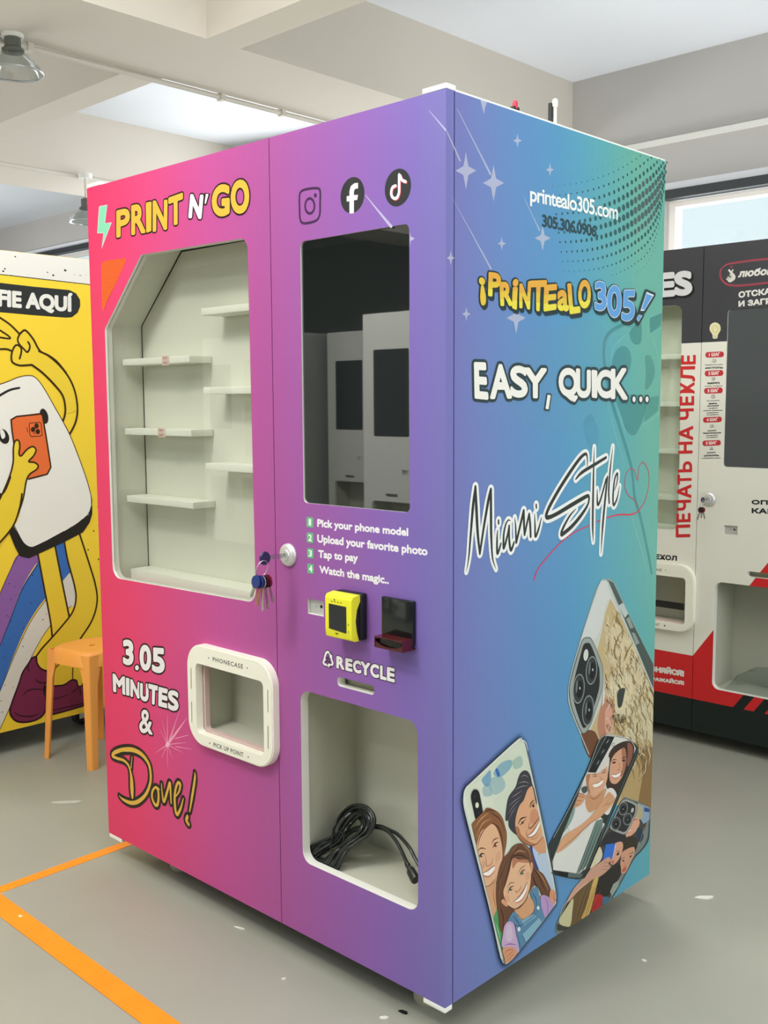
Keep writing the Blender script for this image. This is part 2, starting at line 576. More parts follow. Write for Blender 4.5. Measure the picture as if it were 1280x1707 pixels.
def machine(root, front, side, zfloor=0.0, shelves=True, feet=True, pane=None, screen=None):
    P = {}
    # carcass behind the doors
    c = MB()
    c.box((-XW, 0.027, Z0), (-XW + 0.004, DP, Z1))
    c.box((-XW + 0.004, DP - 0.004, Z0), (-0.005, DP, Z1))
    c.box((-XW + 0.004, 0.027, Z1 - 0.004), (-0.005, DP - 0.004, Z1))
    c.box((-XW + 0.004, 0.027, Z0), (-0.005, DP - 0.004, Z0 + 0.004))
    P['cabinet'] = c.build('cabinet', m_case, root)
    P['side_panel'] = MB().box((-0.0045, 0.0265, Z0), (0.0, DP, Z1)).build('side_panel', side, root)
    # display door
    d = MB().prism([(-XW, Z0), (XS - 0.0012, Z0), (XS - 0.0012, Z1), (-XW, Z1)], 0.0, 0.022, 0, holes=[WIN, PICK], mi_side=1)
    P['display_door'] = d.build('display_door', [front, m_edge], root)
    d = MB().prism([(XS + 0.0012, Z0), (0, Z0), (0, Z1), (XS + 0.0012, Z1)], 0.0, 0.0235, 0, holes=[BIN, SCR, SLOT, PORT], mi_side=1)
    P['control_door'] = d.build('control_door', [front, m_edge], root)
    # display compartment: walls follow the clipped window corner
    prof = [(-1.052, 1.770), (-0.578, 1.770), (-0.578, 0.842), (-1.2565, 0.842), (-1.2565, 1.576)]
    big = [(-1.058, 1.778), (-0.570, 1.778), (-0.570, 0.834), (-1.2645, 0.834), (-1.2645, 1.580)]
    l = MB().prism(big, 0.0225, 0.123, 0, holes=[prof])
    P['display_compartment'] = l.build('display_compartment', m_inner, root)
    MB().prism(big, 0.130, 0.133).build('compartment_gap', m_gap, P['display_compartment'])
    ins = [(-1.050, 1.765), (-0.581, 1.765), (-0.581, 0.845), (-1.2535, 0.845), (-1.2535, 1.575)]
    MB().prism(ins, 0.124, 0.1285).build('back_panel', m_inner, P['display_compartment'])
    MB().prism([(x * 1.0, z) for x, z in WIN], 0.006, 0.010).build('display_pane', pane or m_pane, P['display_door'])
    P['shelf'] = []
    if shelves:
        for x0, x1, z in ((-1.245, -0.925, 1.470), (-1.245, -0.925, 1.275), (-1.245, -0.924, 1.082), (-0.868, -0.5795, 1.588), (-0.867, -0.5795, 1.386), (-0.865, -0.5795, 1.189)):
            P['shelf'].append(MB().box((x0, 0.05, z - 0.009), (x1, 0.1225, z + 0.009), bevel=0.0012).build('shelf', m_shelf, root))
        P['shelf'].append(MB().box((-1.236, 0.05, 0.8435), (-0.5795, 0.1225, 0.879), bevel=0.0012).build('tray', m_shelf, root))
    # pick-up frame and chute
    fr = MB()
    out = rrect(-0.870, 0.466, -0.524, 0.734, 0.062, 10)
    inn = rrect(-0.832, 0.497, -0.558, 0.684, 0.014)
    bev = rrect(-0.867, 0.469, -0.527, 0.731, 0.060, 10)
    fr.prism(bev, -0.022, -0.0195, holes=[inn])
    fr.v = fr.v
    f2 = MB().prism(out, -0.0195, -0.0002, holes=[inn])
    fr.add(f2.v, f2.f)
    P['pickup_frame'] = fr.build('pickup_frame', m_frame, root)
    MB().prism(rrect(-0.836, 0.492, -0.554, 0.688, 0.013), 0.0015, 0.016, holes=[rrect(-0.824, 0.503, -0.563, 0.679, 0.010)]).build('chute_lip', m_lip, P['pickup_frame'])
    P['pickup_chute'] = box_liner(MB(), -0.846, -0.552, 0.497, 0.690, 0.0225, 0.105).build('pickup_chute', m_bin, root)
    # return bin, slot, port, screen
    P['recycle_bin'] = box_liner(MB(), -0.458, -0.066, 0.253, 0.700, 0.024, 0.192).build('recycle_bin', m_bin, root)
    P['slot_box'] = box_liner(MB(), -0.324, -0.200, 0.712, 0.7385, 0.024, 0.030, 0.003).build('slot_box', mat('olive_slot', '#a3a48c', rough=0.6), root)
    pp = MB().box((-0.421, 0.0075, 0.864), (-0.359, 0.0105, 0.907))
    P['service_port'] = pp.build('service_port', m_grey, root)
    MB().lathe([(0.0, -0.001), (0.0035, -0.001), (0.0042, 0.001), (0.0, 0.001)], (-0.379, 0.0072, 0.888), 'y', 14).build('screw', m_black, P['service_port'])
    MB().lathe([(0.0, -0.0007), (0.0022, -0.0007), (0.0022, 0.001), (0.0, 0.001)], (-0.398, 0.0072, 0.887), 'y', 14).build('screw', m_steel, P['service_port'])
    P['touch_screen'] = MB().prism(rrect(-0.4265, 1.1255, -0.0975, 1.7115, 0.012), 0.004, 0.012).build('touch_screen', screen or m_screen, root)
    # lock
    k = MB().lathe([(0.0, -0.0125), (0.0045, -0.0125), (0.0055, -0.0135), (0.0125, -0.0135), (0.0135, -0.0105), (0.020, -0.0105), (0.0255, -0.007), (0.0275, -0.003), (0.0275, -0.0003)], (-0.481, 0, 0.999), 'y', 40)
    P['lock'] = k.build('lock', mat('satin_lock_plate', '#d8d9d8', rough=0.38, metal=0.55), root)
    if feet:
        for fx, fy in ((-0.130, 0.095), (-1.100, 0.105), (-0.130, DP - 0.10), (-1.100, DP - 0.10)):
            MB().lathe([(0.0, -zfloor), (0.031, -zfloor), (0.034, 0.006 - zfloor), (0.034, Z0 - 0.012), (0.030, Z0 - 0.006), (0.030, Z0 - 0.0003)][::1], (fx, fy, zfloor * 0), seg=28).build('levelling_foot', m_foot, root)
    return P


vm = thing('vending_machine', 'large pink, purple and teal vending machine standing in the middle of the hall', 'vending machine', (0, 0, 0))
VP = machine(vm, m_wrap, m_wrap)

# white hinge plates at the four front corners
m_hinge = mat('white_hinge_plate', '#eeeeea', rough=0.4)
for x0, x1 in ((-0.062, 0.0), (-1.318, -1.252)):
    MB().box((x0, 0.0, Z0 - 0.0125), (x1, 0.024, Z0 - 0.0005), bevel=0.0015).build('hinge_plate', m_hinge, vm)
    MB().box((x0, 0.0, Z1 + 0.0005), (x1, 0.030, Z1 + 0.011), bevel=0.0015).build('hinge_plate', m_hinge, vm)
MB().box((-1.315, 0.027, Z1 + 0.0002), (-0.001, DP - 0.001, Z1 + 0.004)).build('roof_sheet', m_hinge, vm)

# price tags on two shelves
m_tag = mat('white_price_tag', '#efe6dc', rough=0.5)
m_tagred = mat('red_price_print', '#b4504c', rough=0.5)


def price_tag(shelf, x, z):
    t = MB().box((x - 0.017, 0.0480, z - 0.014), (x + 0.017, 0.0497, z + 0.013), bevel=0.0006).build('price_tag', m_tag, shelf)
    p = MB()
    for dz in (0.006, -0.0068):
        for a, b in (((-0.014, dz - 0.005), (0.014, dz - 0.0042)), ((-0.014, dz + 0.0042), (0.014, dz + 0.005)), ((-0.014, dz - 0.005), (-0.0132, dz + 0.005)), ((0.0132, dz - 0.005), (0.014, dz + 0.005))):
            p.box((x + a[0], 0.0476, z + a[1]), (x + b[0], 0.0482, z + b[1]))
        for i in range(5):
            p.box((x - 0.0095 + i * 0.004, 0.0476, z + dz - 0.0022), (x - 0.0072 + i * 0.004, 0.0482, z + dz + 0.0022))
    n = len(t.data.materials)
    me = t.data
    bmx = bmesh.new()
    bmx.from_mesh(me)
    vs = [bmx.verts.new(v) for v in p.v]
    for f in p.f:
        fa = bmx.faces.new([vs[i] for i in f])
        fa.material_index = 1
    bmx.to_mesh(me)
    bmx.free()
    me.materials.append(m_tagred)


price_tag(VP['shelf'][0], hit(276.5, 600, 1, 0.05).x, 1.470)
price_tag(VP['shelf'][1], hit(270, 722, 1, 0.05).x, 1.275)

# card reader: yellow bezel on a black wedge back
m_yel = mat('bright_yellow_plastic', '#e6e22a', rough=0.35)
m_blk2 = mat('satin_black_plastic', '#121417', rough=0.45)
RX0, RX1, RZ0, RZ1 = -0.306, -0.2235, 0.838, 0.936
rd = MB().box((RX0 + 0.004, -0.020, RZ0 - 0.001), (RX1, -0.0003, RZ1 + 0.004), bevel=0.003).build('card_reader', m_blk2, vm)
bz = MB()
sec = roundpoly([(-0.0445, RZ0 + 0.003), (-0.0465, RZ0 + 0.018), (-0.0465, RZ1 - 0.008), (-0.042, RZ1 - 0.001), (-0.020, RZ1 + 0.003), (-0.020, RZ1 - 0.012),
                 (-0.030, RZ1 - 0.030), (-0.034, (RZ0 + RZ1) / 2 - 0.006), (-0.031, RZ0 + 0.020), (-0.024, RZ0 - 0.001), (-0.036, RZ0 - 0.001)], 0.002, 3)
bz.prism(sec, RX0 - 0.002, RX1 - 0.002, plane='yz')
bz.build('reader_bezel', m_yel, rd)
MB().prism([(-0.040, RZ0 + 0.004), (-0.040, RZ1 - 0.010), (-0.0195, RZ1 - 0.004), (-0.0195, RZ0 + 0.001)], RX0 + 0.004, RX1 - 0.0035, plane='yz').build('reader_body', m_blk2, rd)
MB().prism(roundpoly([(RX0 + 0.010, RZ0 + 0.021), (RX1 - 0.018, RZ0 + 0.017), (RX1 - 0.018, RZ1 - 0.0225), (RX0 + 0.010, RZ1 - 0.0215)], 0.001, 2), -0.0474, -0.045).build('reader_screen', mat('dark_reader_screen', '#23262a', rough=0.15), rd)
for i in range(4):
    x = RX0 + 0.017 + i * 0.0098
    MB().box((x, -0.0470, RZ1 - 0.0163), (x + 0.0038, -0.0464, RZ1 - 0.0148)).build('indicator', m_black, rd)
MB().lathe([(0, -0.0008), (0.0016, -0.0008), (0.0016, 0.0004), (0, 0.0004)], (RX0 + 0.0275, -0.0465, RZ1 - 0.0112), 'y', 12).build('camera_hole', m_black, rd)
for z in (0.873, 0.857):
    mk = MB()
    mk.prism([(RX1 - 0.013, z), (RX1 - 0.010, z), (RX1 - 0.010, z + 0.0008), (RX1 - 0.0122, z + 0.0008), (RX1 - 0.0122, z + 0.0034), (RX1 - 0.010, z + 0.0034), (RX1 - 0.010, z + 0.0042), (RX1 - 0.013, z + 0.0042)], -0.0470, -0.0464)
    mk.build('bracket_mark', m_black, rd)
MB().box((RX0 + 0.030, -0.0470, RZ0 + 0.0115), (RX0 + 0.038, -0.0464, RZ0 + 0.0135)).build('badge', m_black, rd)
tr = MB().box((RX0 + 0.002, -0.030, RZ0 - 0.0035), (RX1 - 0.01, -0.006, RZ0 - 0.001), bevel=0.0006)
tr.build('reader_foot', m_steel, rd)

# code scanner: tall dark plate with a red-tinted hood below
m_scan = mat('dark_red_acrylic', '#4a0f16', rough=0.12, spec=0.6)
sc = MB().box((-0.171, -0.010, 0.848), (-0.081, -0.0003, 0.941), bevel=0.0015).build('code_scanner', mat('black_scanner_glass', '#0e1413', rough=0.12, spec=0.6), vm)
hd = MB()
hd.box((-0.1625, -0.041, 0.8375), (-0.0815, -0.0005, 0.8405))
hd.box((-0.1625, -0.041, 0.8595), (-0.0815, -0.0103, 0.8615))
hd.box((-0.1625, -0.041, 0.8405), (-0.1605, -0.0103, 0.8595))
hd.box((-0.0835, -0.041, 0.8405), (-0.0815, -0.0103, 0.8595))
win = catmull([(-0.157, 0.8575), (-0.087, 0.8575), (-0.090, 0.8475), (-0.105, 0.8427), (-0.122, 0.8415), (-0.140, 0.8427), (-0.154, 0.8475)], True, 4)
hd.prism([(-0.1605, 0.8405), (-0.0835, 0.8405), (-0.0835, 0.8595), (-0.1605, 0.8595)], -0.0405, -0.036, holes=[[(p.x, p.y) for p in win]])
hd.build('scanner_hood', m_scan, sc)
MB().box((-0.1600, -0.034, 0.841), (-0.084, -0.012, 0.859)).build('scanner_window', mat('black_scanner_window', '#060203', rough=0.2), sc)

# stubs on the roof
a1 = hit(921.5, 190, 0, -0.02)
st = MB()
st.box((-0.030, a1.y - 0.004, Z1 + 0.0045), (-0.022, a1.y + 0.004, a1.z + 0.024))
r_ = st.build('aerial', m_black, vm)
MB().tube([(-0.018, a1.y + 0.006, Z1 + 0.0045), (-0.018, a1.y + 0.006, a1.z + 0.010), (-0.0185, a1.y + 0.005, a1.z + 0.020)], 0.0035, 8).build('aerial_cable', m_white, r_)
MB().lathe([(0, 0.008), (0.005, 0.006), (0.007, 0.0), (0.006, -0.010), (0, -0.012)], (-0.018, a1.y + 0.005, a1.z + 0.026), seg=12).build('connector', m_white, r_)
a2 = hit(859.5, 177, 0, -0.03)
rb = MB().box((-0.036, a2.y - 0.010, Z1 + 0.0045), (-0.026, a2.y + 0.008, a2.z - 0.002)).build('terminal', m_black, vm)
MB().lathe([(0, 0.009), (0.004, 0.007), (0.006, 0.0), (0.005, -0.010), (0, -0.010)], (-0.03, a2.y - 0.002, a2.z + 0.004), seg=12).build('terminal_cap', mat('red_cap', '#c02340', rough=0.4), rb)
MB().lathe([(0, 0.006), (0.006, 0.004), (0.007, -0.004), (0, -0.006)], (-0.03, hit(804, 152, 0, -0.03).y, Z1 + 0.0105), seg=12).build('screw_cap', m_hinge, vm)
# ------------------------------------------------------------------ black, white and red machine behind on the right


def skin2():
    m = bpy.data.materials.new('black_white_red_print')
    m.use_nodes = True
    nt = m.node_tree
    b = nt.nodes['Principled BSDF']
    b.inputs['Roughness'].default_value = 0.42
    b.inputs['Specular IOR Level'].default_value = 0.3
    tc = nt.nodes.new('ShaderNodeTexCoord')
    sp = nt.nodes.new('ShaderNodeSeparateXYZ')
    nt.links.new(tc.outputs['Object'], sp.inputs[0])

    def mth(op, a, b_):
        n = nt.nodes.new('ShaderNodeMath')
        n.operation = op
        for i, q in enumerate((a, b_)):
            if isinstance(q, (int, float)):
                n.inputs[i].default_value = q
            else:
                nt.links.new(q, n.inputs[i])
        return n.outputs[0]

    def mix(f, a, b_):
        n = nt.nodes.new('ShaderNodeMix')
        n.data_type = 'RGBA'
        nt.links.new(f, n.inputs[0])
        for i, q in ((6, a), (7, b_)):
            if isinstance(q, tuple):
                n.inputs[i].default_value = (*q, 1)
            else:
                nt.links.new(q, n.inputs[i])
        return n.outputs[2]
    x, z = sp.outputs[0], sp.outputs[2]
    edge = mth('ADD', mth('MULTIPLY', mth('MAXIMUM', mth('SUBTRACT', x, -0.531), 0.0), 1.387), 0.376)
    red = mth('LESS_THAN', z, edge)
    top = mth('GREATER_THAN', z, 1.595)
    bot = mth('LESS_THAN', z, 0.2035)
    # slanted stripes of the lower right corner
    sx = mth('SUBTRACT', x, mth('MULTIPLY', z, 0.72))
    fr = mth('FRACT', mth('DIVIDE', mth('ADD', sx, 0.545), 0.0815), 0.0)
    st = mth('MULTIPLY', mth('GREATER_THAN', fr, 0.48), mth('GREATER_THAN', sx, -0.545))
    st = mth('MULTIPLY', st, mth('LESS_THAN', z, 0.262))
    st = mth('MULTIPLY', st, mth('GREATER_THAN', x, -0.385))
    c = mix(red, lin('e0dfd4'), lin('c92629'))
    c = mix(top, c, lin('3a3b40'))
    c = mix(st, c, lin('1a2220'))
    c = mix(bot, c, lin('1a2220'))
    nt.links.new(c, b.inputs['Base Color'])
    return m


m_skin2 = skin2()
R2 = Vector((-0.006, 2.135, -0.02))
vm2 = thing('vending_machine', 'black, white and red vending machine with Russian lettering behind at right', 'vending machine', R2)
m_pane2 = glass_mat('display_pane_far', (0.93, 0.96, 0.93), 1.45)
VP2 = machine(vm2, m_skin2, mat('charcoal_side', '#3a3b40', rough=0.45), zfloor=0.02, shelves=False, pane=m_pane2, screen=mat('reflection_grey_screen', '#4b4f50', rough=0.08, ior=1.6))  # screen's grey base colour stands in for the lit hall mirrored in it
for i, z in enumerate((1.548, 1.362, 1.176, 0.99)):
    MB().box((-1.24, 0.04, z - 0.010), (-0.5795, 0.1225, z + 0.010), bevel=0.0012).build('shelf', m_shelf, vm2)
MB().box((-1.236, 0.05, 0.8435), (-0.5795, 0.1225, 0.879), bevel=0.0012).build('tray', m_shelf, vm2)
# dark flap inside its pick-up chute
MB().box((-0.83, 0.03, 0.545), (-0.56, 0.034, 0.572)).build('chute_flap', m_black, VP2['pickup_chute'])
# clear bag left in its bin
bagm = glass_mat('clear_film', (0.80, 0.84, 0.84), 1.3)
bag = MB()
random.seed(4)
gx, gy = 11, 7
bv = []
for j in range(gy):
    for i in range(gx):
        u, w = i / (gx - 1), j / (gy - 1)
        hgt = 0.10 * math.sin(math.pi * u) ** 0.6 * math.sin(math.pi * w) ** 0.6 + random.uniform(-0.006, 0.008)
        bv.append((-0.42 + 0.33 * u, 0.045 + 0.12 * w, max(0.001, hgt)))
bag.add(bv, [(j * gx + i, j * gx + i + 1, (j + 1) * gx + i + 1, (j + 1) * gx + i) for j in range(gy - 1) for i in range(gx - 1)], 0, True)
bo = bag.build('plastic_bag', bagm)
bo.location = (R2.x, R2.y, R2.z + 0.2535)
tag(bo, 'crumpled clear plastic bag lying in the bin of the black and white machine', 'bag')

# white machines across the aisle (they show in the dark touch screen)
m_plain = mat('plain_white_machine', '#dfe0da', rough=0.45)
for lab, x, y in (('plain white vending machine across the aisle, nearest of the three facing the wrapped one', -3.72, -3.5),
                  ('plain white vending machine across the aisle, middle of the three in the row', -5.25, -4.6),
                  ('plain white vending machine across the aisle, farthest back beside the middle one', -6.65, -4.3)):
    r = thing('vending_machine', lab, 'vending machine', (x, y, 0), math.pi, group=None)
    machine(r, m_plain, m_plain, screen=mat('dull_screen', '#22282a', rough=0.5))

# ------------------------------------------------------------------ yellow machine on the left
YX, YY0, YY1, YZ0, YZ1 = -2.395, -0.62, 0.98, 0.098, 1.925
ym = thing('photo_booth', 'yellow machine on the left with a cartoon phone printed on its side', 'photo booth', (YX - 0.45, (YY0 + YY1) / 2, 0))
yl = Vector(ym.location)


def ymb(mb):
    mb.v = [(a - yl.x, b - yl.y, c - yl.z) for a, b, c in mb.v]
    return mb


m_yellow = mat('yellow_print', '#efcd3a', rough=0.42, spec=0.3)
ymb(MB().box((YX - 0.9, YY0, YZ0), (YX - 0.004, YY1, YZ1))).build('cabinet', mat('white_cabinet', '#d9d9d2', rough=0.5), ym)
YP = ymb(MB().box((YX - 0.004, YY0, YZ0), (YX, YY1, YZ1))).build('side_panel', m_yellow, ym)
m_tyre = mat('black_castor_rubber', '#151617', rough=0.6)
for cx in (YX - 0.83, YX - 0.16):
    for cy in (YY0 + 0.14, 0.62):
        w = MB()
        w.tube([(cx - 0.016, cy, 0.038), (cx + 0.016, cy, 0.038)], 0.038, 20)
        ca = ymb(w).build('castor', m_tyre, ym)
        k = MB()
        k.box((cx - 0.024, cy - 0.022, 0.03), (cx - 0.018, cy + 0.022, 0.092))
        k.box((cx + 0.018, cy - 0.022, 0.03), (cx + 0.024, cy + 0.022, 0.092))
        k.box((cx - 0.035, cy - 0.035, 0.092), (cx + 0.035, cy + 0.035, 0.0975))
        ymb(k).build('castor_fork', m_steel, ca)

# ------------------------------------------------------------------ orange plastic stool
m_or = mat('orange_plastic', '#f2a552', rough=0.38, spec=0.4)
sx_, sy_, rot_ = -2.166, 0.457, math.radians(10.5)
stl = thing('stool', 'orange plastic stool standing between the yellow machine and the pink machine', 'stool', (sx_, sy_, 0), rot_)
HS = 0.435
seat = MB()
prof = [(0.0, HS - 0.004), (0.018, HS - 0.004)]
bm = bmesh.new()
N = 48


def sq(r, a, p=3.2):
    c_, s_ = math.cos(a), math.sin(a)
    q = (abs(c_) ** p + abs(s_) ** p) ** (-1 / p)
    return r * q * c_, r * q * s_


rings = [(0.012, HS - 0.004, 2), (0.09, HS - 0.001, 2.2), (0.112, HS, 2.6), (0.121, HS - 0.004, 3), (0.1255, HS - 0.013, 3.2), (0.130, HS - 0.055, 3.6), (0.1265, HS - 0.055, 3.6), (0.121, HS - 0.014, 3.2), (0.10, HS - 0.008, 2.6), (0.012, HS - 0.012, 2)]
sv, sf = [], []
for r_, z_, p_ in rings:
    for k in range(N):
        x_, y_ = sq(r_, 2 * math.pi * k / N, p_)
        sv.append((x_, y_, z_))
M_ = len(rings)
for i in range(M_):
    for k in range(N):
        k2 = (k + 1) % N
        j = (i + 1) % M_
        sf.append((i * N + k, i * N + k2, j * N + k2, j * N + k))
seat.add(sv, sf, 0, True)
seat.build('seat', m_or, stl)
for qx in (-1, 1):
    for qy in (-1, 1):
        lg = MB()
        # folded L-shaped leg, splayed outwards and tapering
        lv, lf = [], []
        L = 8
        for i in range(L + 1):
            t = i / L
            z_ = (HS - 0.010) * (1 - t)
            oc = 0.1185 + 0.020 * t
            w_ = 0.040 - 0.011 * t if t > 0.22 else 0.040 + 0.060 * ((0.22 - t) / 0.22) ** 2
            th = 0.0045
            pts_ = [(oc, oc - w_), (oc, oc - 0.008), (oc - 0.0025, oc - 0.0025), (oc - 0.008, oc), (oc - w_, oc), (oc - w_, oc - th), (oc - 0.010, oc - th), (oc - th, oc - 0.010), (oc - th, oc - w_)]
            lv += [(qx * a, qy * b_, z_) for a, b_ in pts_]
        n_ = 9
        for i in range(L):
            for k in range(n_):
                k2 = (k + 1) % n_
                lf.append((i * n_ + k, i * n_ + k2, (i + 1) * n_ + k2, (i + 1) * n_ + k))
        lf.append(tuple(range(n_)))
        lf.append(tuple(range(L * n_, L * n_ + n_)))
        lg.add(lv, lf, 0, False)
        lg.build('leg', m_or, stl)

# ------------------------------------------------------------------ floor tape and litter
m_tape = mat('orange_floor_tape', '#f08a14', rough=0.5, noise=(9, 0.06))


def flat(name, label, cat, pts, h, m, z=0.0002, group=None):
    c0 = sum((Vector((p[0], p[1], 0)) for p in pts), Vector()) / len(pts)
    mb = MB().prism([(p[0] - c0.x, p[1] - c0.y) for p in pts], 0.0, h, plane='xy')
    o = mb.build(name, m)
    o.location = (c0.x, c0.y, z)
    return tag(o, label, cat, group)


flat('floor_tape', 'orange tape line on the floor running back along the left end of the machine', 'tape',
     [(-1.375, -0.334), (-1.3365, -0.334), (-1.352, 1.2), (-1.391, 1.2)], 0.0006, m_tape)
flat('floor_tape', 'orange tape line on the floor running along the front of the machine', 'tape',
     [(-1.46, -0.336), (-1.46, -0.396), (1.2, -0.43), (1.2, -0.370)], 0.0006, m_tape, z=0.0010)
m_paper = mat('white_paper_scrap', '#d9d6cc', rough=0.7)


def scrap(label, px, py, w, h, seed, m=None, ang=0.3):
    p = hit(px, py, 2, 0.0)
    rnd = random.Random(seed)
    pts = []
    for k in range(9):
        a = 2 * math.pi * k / 9
        q = rnd.uniform(0.65, 1.0)
        x, y = w * math.cos(a) * q, h * math.sin(a) * q
        pts.append((p.x + x * math.cos(ang) - y * math.sin(ang), p.y + x * math.sin(ang) + y * math.cos(ang)))
    bm_ = MB()
    v = [(a - p.x, b_ - p.y, rnd.uniform(0.0008, 0.004)) for a, b_ in pts]
    n = len(v)
    vb = [(a, b_, 0.0002) for a, b_, _ in v]
    bm_.add(v + vb, [tuple(range(n)), tuple(reversed(range(n, 2 * n)))] + [(i, (i + 1) % n, n + (i + 1) % n, n + i) for i in range(n)])
    o = bm_.build('paper_scrap', m or m_paper)
    o.location = (p.x, p.y, 0.0)
    return tag(o, label, 'paper scrap')


scrap('small white paper scrap on the floor right of the teal side of the machine', 1174, 1497, 0.035, 0.011, 1, ang=0.75)
scrap('thin pale scrap on the floor under the orange stool, near the tape line', 110, 1338, 0.055, 0.02, 2, mat('pale_dust_patch', '#b7b8ae', rough=0.8), 0.8)
scrap('thin white sliver on the floor in front of the pink door', 399, 1548, 0.022, 0.0025, 3, ang=0.3)
scrap('curled white flake on the floor in front of the purple door', 473, 1632, 0.008, 0.006, 4)
scrap('black speck on the floor beside the front foot of the machine', 672, 1688, 0.013, 0.006, 5, m_black, 0.2)
scrap('tiny white flake on the floor in the shadow beside the teal side', 1073, 1602, 0.008, 0.005, 6)
scrap('larger white flake on the floor just in front of the front foot', 641, 1697, 0.014, 0.008, 7, ang=0.9)
scrap('faint pale fleck on the floor beside the front tape line', 34, 1528, 0.007, 0.005, 8)

# ------------------------------------------------------------------ keys hanging in the lock
m_key = mat('nickel_key', '#d3d0cb', rough=0.22, metal=1.0)
m_brass = mat('copper_key', '#d8a184', rough=0.3, metal=1.0)


def key_ring(lx, ly, lz, label, heads, s=1.0):
    """heads: list of (hang angle, head material, blade material, length, px offset)"""
    r = thing('key_ring', label, 'keys', (lx, ly, lz))
    k0 = MB()
    k0.box((-0.0012, -0.046 * s, -0.004 * s), (0.0012, -0.0137, 0.004 * s))
    kk = k0.build('key', m_key, r)
    h0 = MB()
    h0.lathe([(0, -0.0032), (0.011, -0.0032), (0.0125, 0.0), (0.011, 0.0032), (0, 0.0032)], (0, 0, 0), 'z', 24)
    h0.v = [(z, y * s - 0.057 * s, x * s) for x, y, z in h0.v]
    h0.build('key_head', mat('purple_key_head', '#2a2450', rough=0.35), kk)
    rg = MB()
    c = Vector((0, -0.064 * s, -0.018 * s))
    rg.tube([c + Vector((0.006 * math.sin(a * math.pi / 16), 0.013 * s * math.cos(a * math.pi / 16), 0.015 * s * math.sin(a * math.pi / 16))) for a in range(32)], 0.0012, 8, closed=True)
    rg.build('split_ring', m_steel, r)
    for ang, yo, hm, bm__, ln in heads:
        top = c + Vector((0.0, yo, -0.014 * s))
        d = Vector((math.sin(ang), 0, -math.cos(ang)))
        w = Vector((math.cos(ang), 0, math.sin(ang)))
        n = Vector((0, 1, 0))
        hd_ = MB()
        oct_ = []
        for a in range(20):
            t = 2 * math.pi * a / 20
            oct_.append((0.0105 * s * math.cos(t), 0.012 * s * math.sin(t)))
        v = []
        for th in (-0.0019, 0.0019):
            for a, b_ in oct_:
                v.append(top + d * (0.010 * s + b_) + w * a + n * th)
        hd_.add(v, [tuple(range(20)), tuple(range(39, 19, -1))] + [(i, (i + 1) % 20, 20 + (i + 1) % 20, 20 + i) for i in range(20)])
        bl = MB()
        prof_ = [(-0.0036, 0.018), (0.0036, 0.018), (0.0036, ln - 0.004), (0.0, ln), (-0.0036, ln - 0.004), (-0.0022, ln - 0.009), (-0.0036, ln - 0.012), (-0.002, ln - 0.016), (-0.0036, ln - 0.020)]
        v = []
        for th in (-0.001, 0.001):
            for a, b_ in prof_:
                v.append(top + d * (b_ * s) + w * (a * s) + n * th)
        m_ = len(prof_)
        bl.add(v, [tuple(range(m_)), tuple(range(2 * m_ - 1, m_ - 1, -1))] + [(i, (i + 1) % m_, m_ + (i + 1) % m_, m_ + i) for i in range(m_)])
        bk_ = bl.build('key', bm__, r)
        hd_.build('key_head', hm, bk_)
    return r


kb = mat('blue_key_head', '#20357a', rough=0.35)
kd = mat('dark_brown_key_head', '#241512', rough=0.35)
kr = mat('crimson_key_head', '#7a1236', rough=0.35)
key_ring(-0.481, 0.0, 0.999, 'bunch of keys with blue, black and red heads hanging from the purple door lock',
         [(-0.46, -0.014, kb, m_key, 0.044), (-0.20, -0.006, kb, m_brass, 0.056), (0.02, -0.001, m_key, m_key, 0.064), (0.16, 0.006, kd, m_key, 0.060), (0.34, 0.014, kr, m_key, 0.050)], 1.28)
key_ring(R2.x - 0.481, R2.y, 0.979, 'bunch of keys with dark red heads hanging from the white door of the right machine',
         [(-0.30, -0.004, kd, m_key, 0.056), (-0.02, 0.0, kr, m_key, 0.046), (0.26, 0.004, kr, m_key, 0.050)], 0.9)

# ------------------------------------------------------------------ power cord in the lower bin
m_cord = mat('black_cord', '#1b201d', rough=0.36, spec=0.5)
FZ = 0.253
cl_ = Vector((-0.30, 0.09, FZ))
cord = thing('power_cord', 'coiled black power cord lying in the open bin below the slot', 'power cord', cl_)
bx = MB()
rnd = random.Random(7)


def at_y(px, py, y):
    return hit(px, py, 1, y)


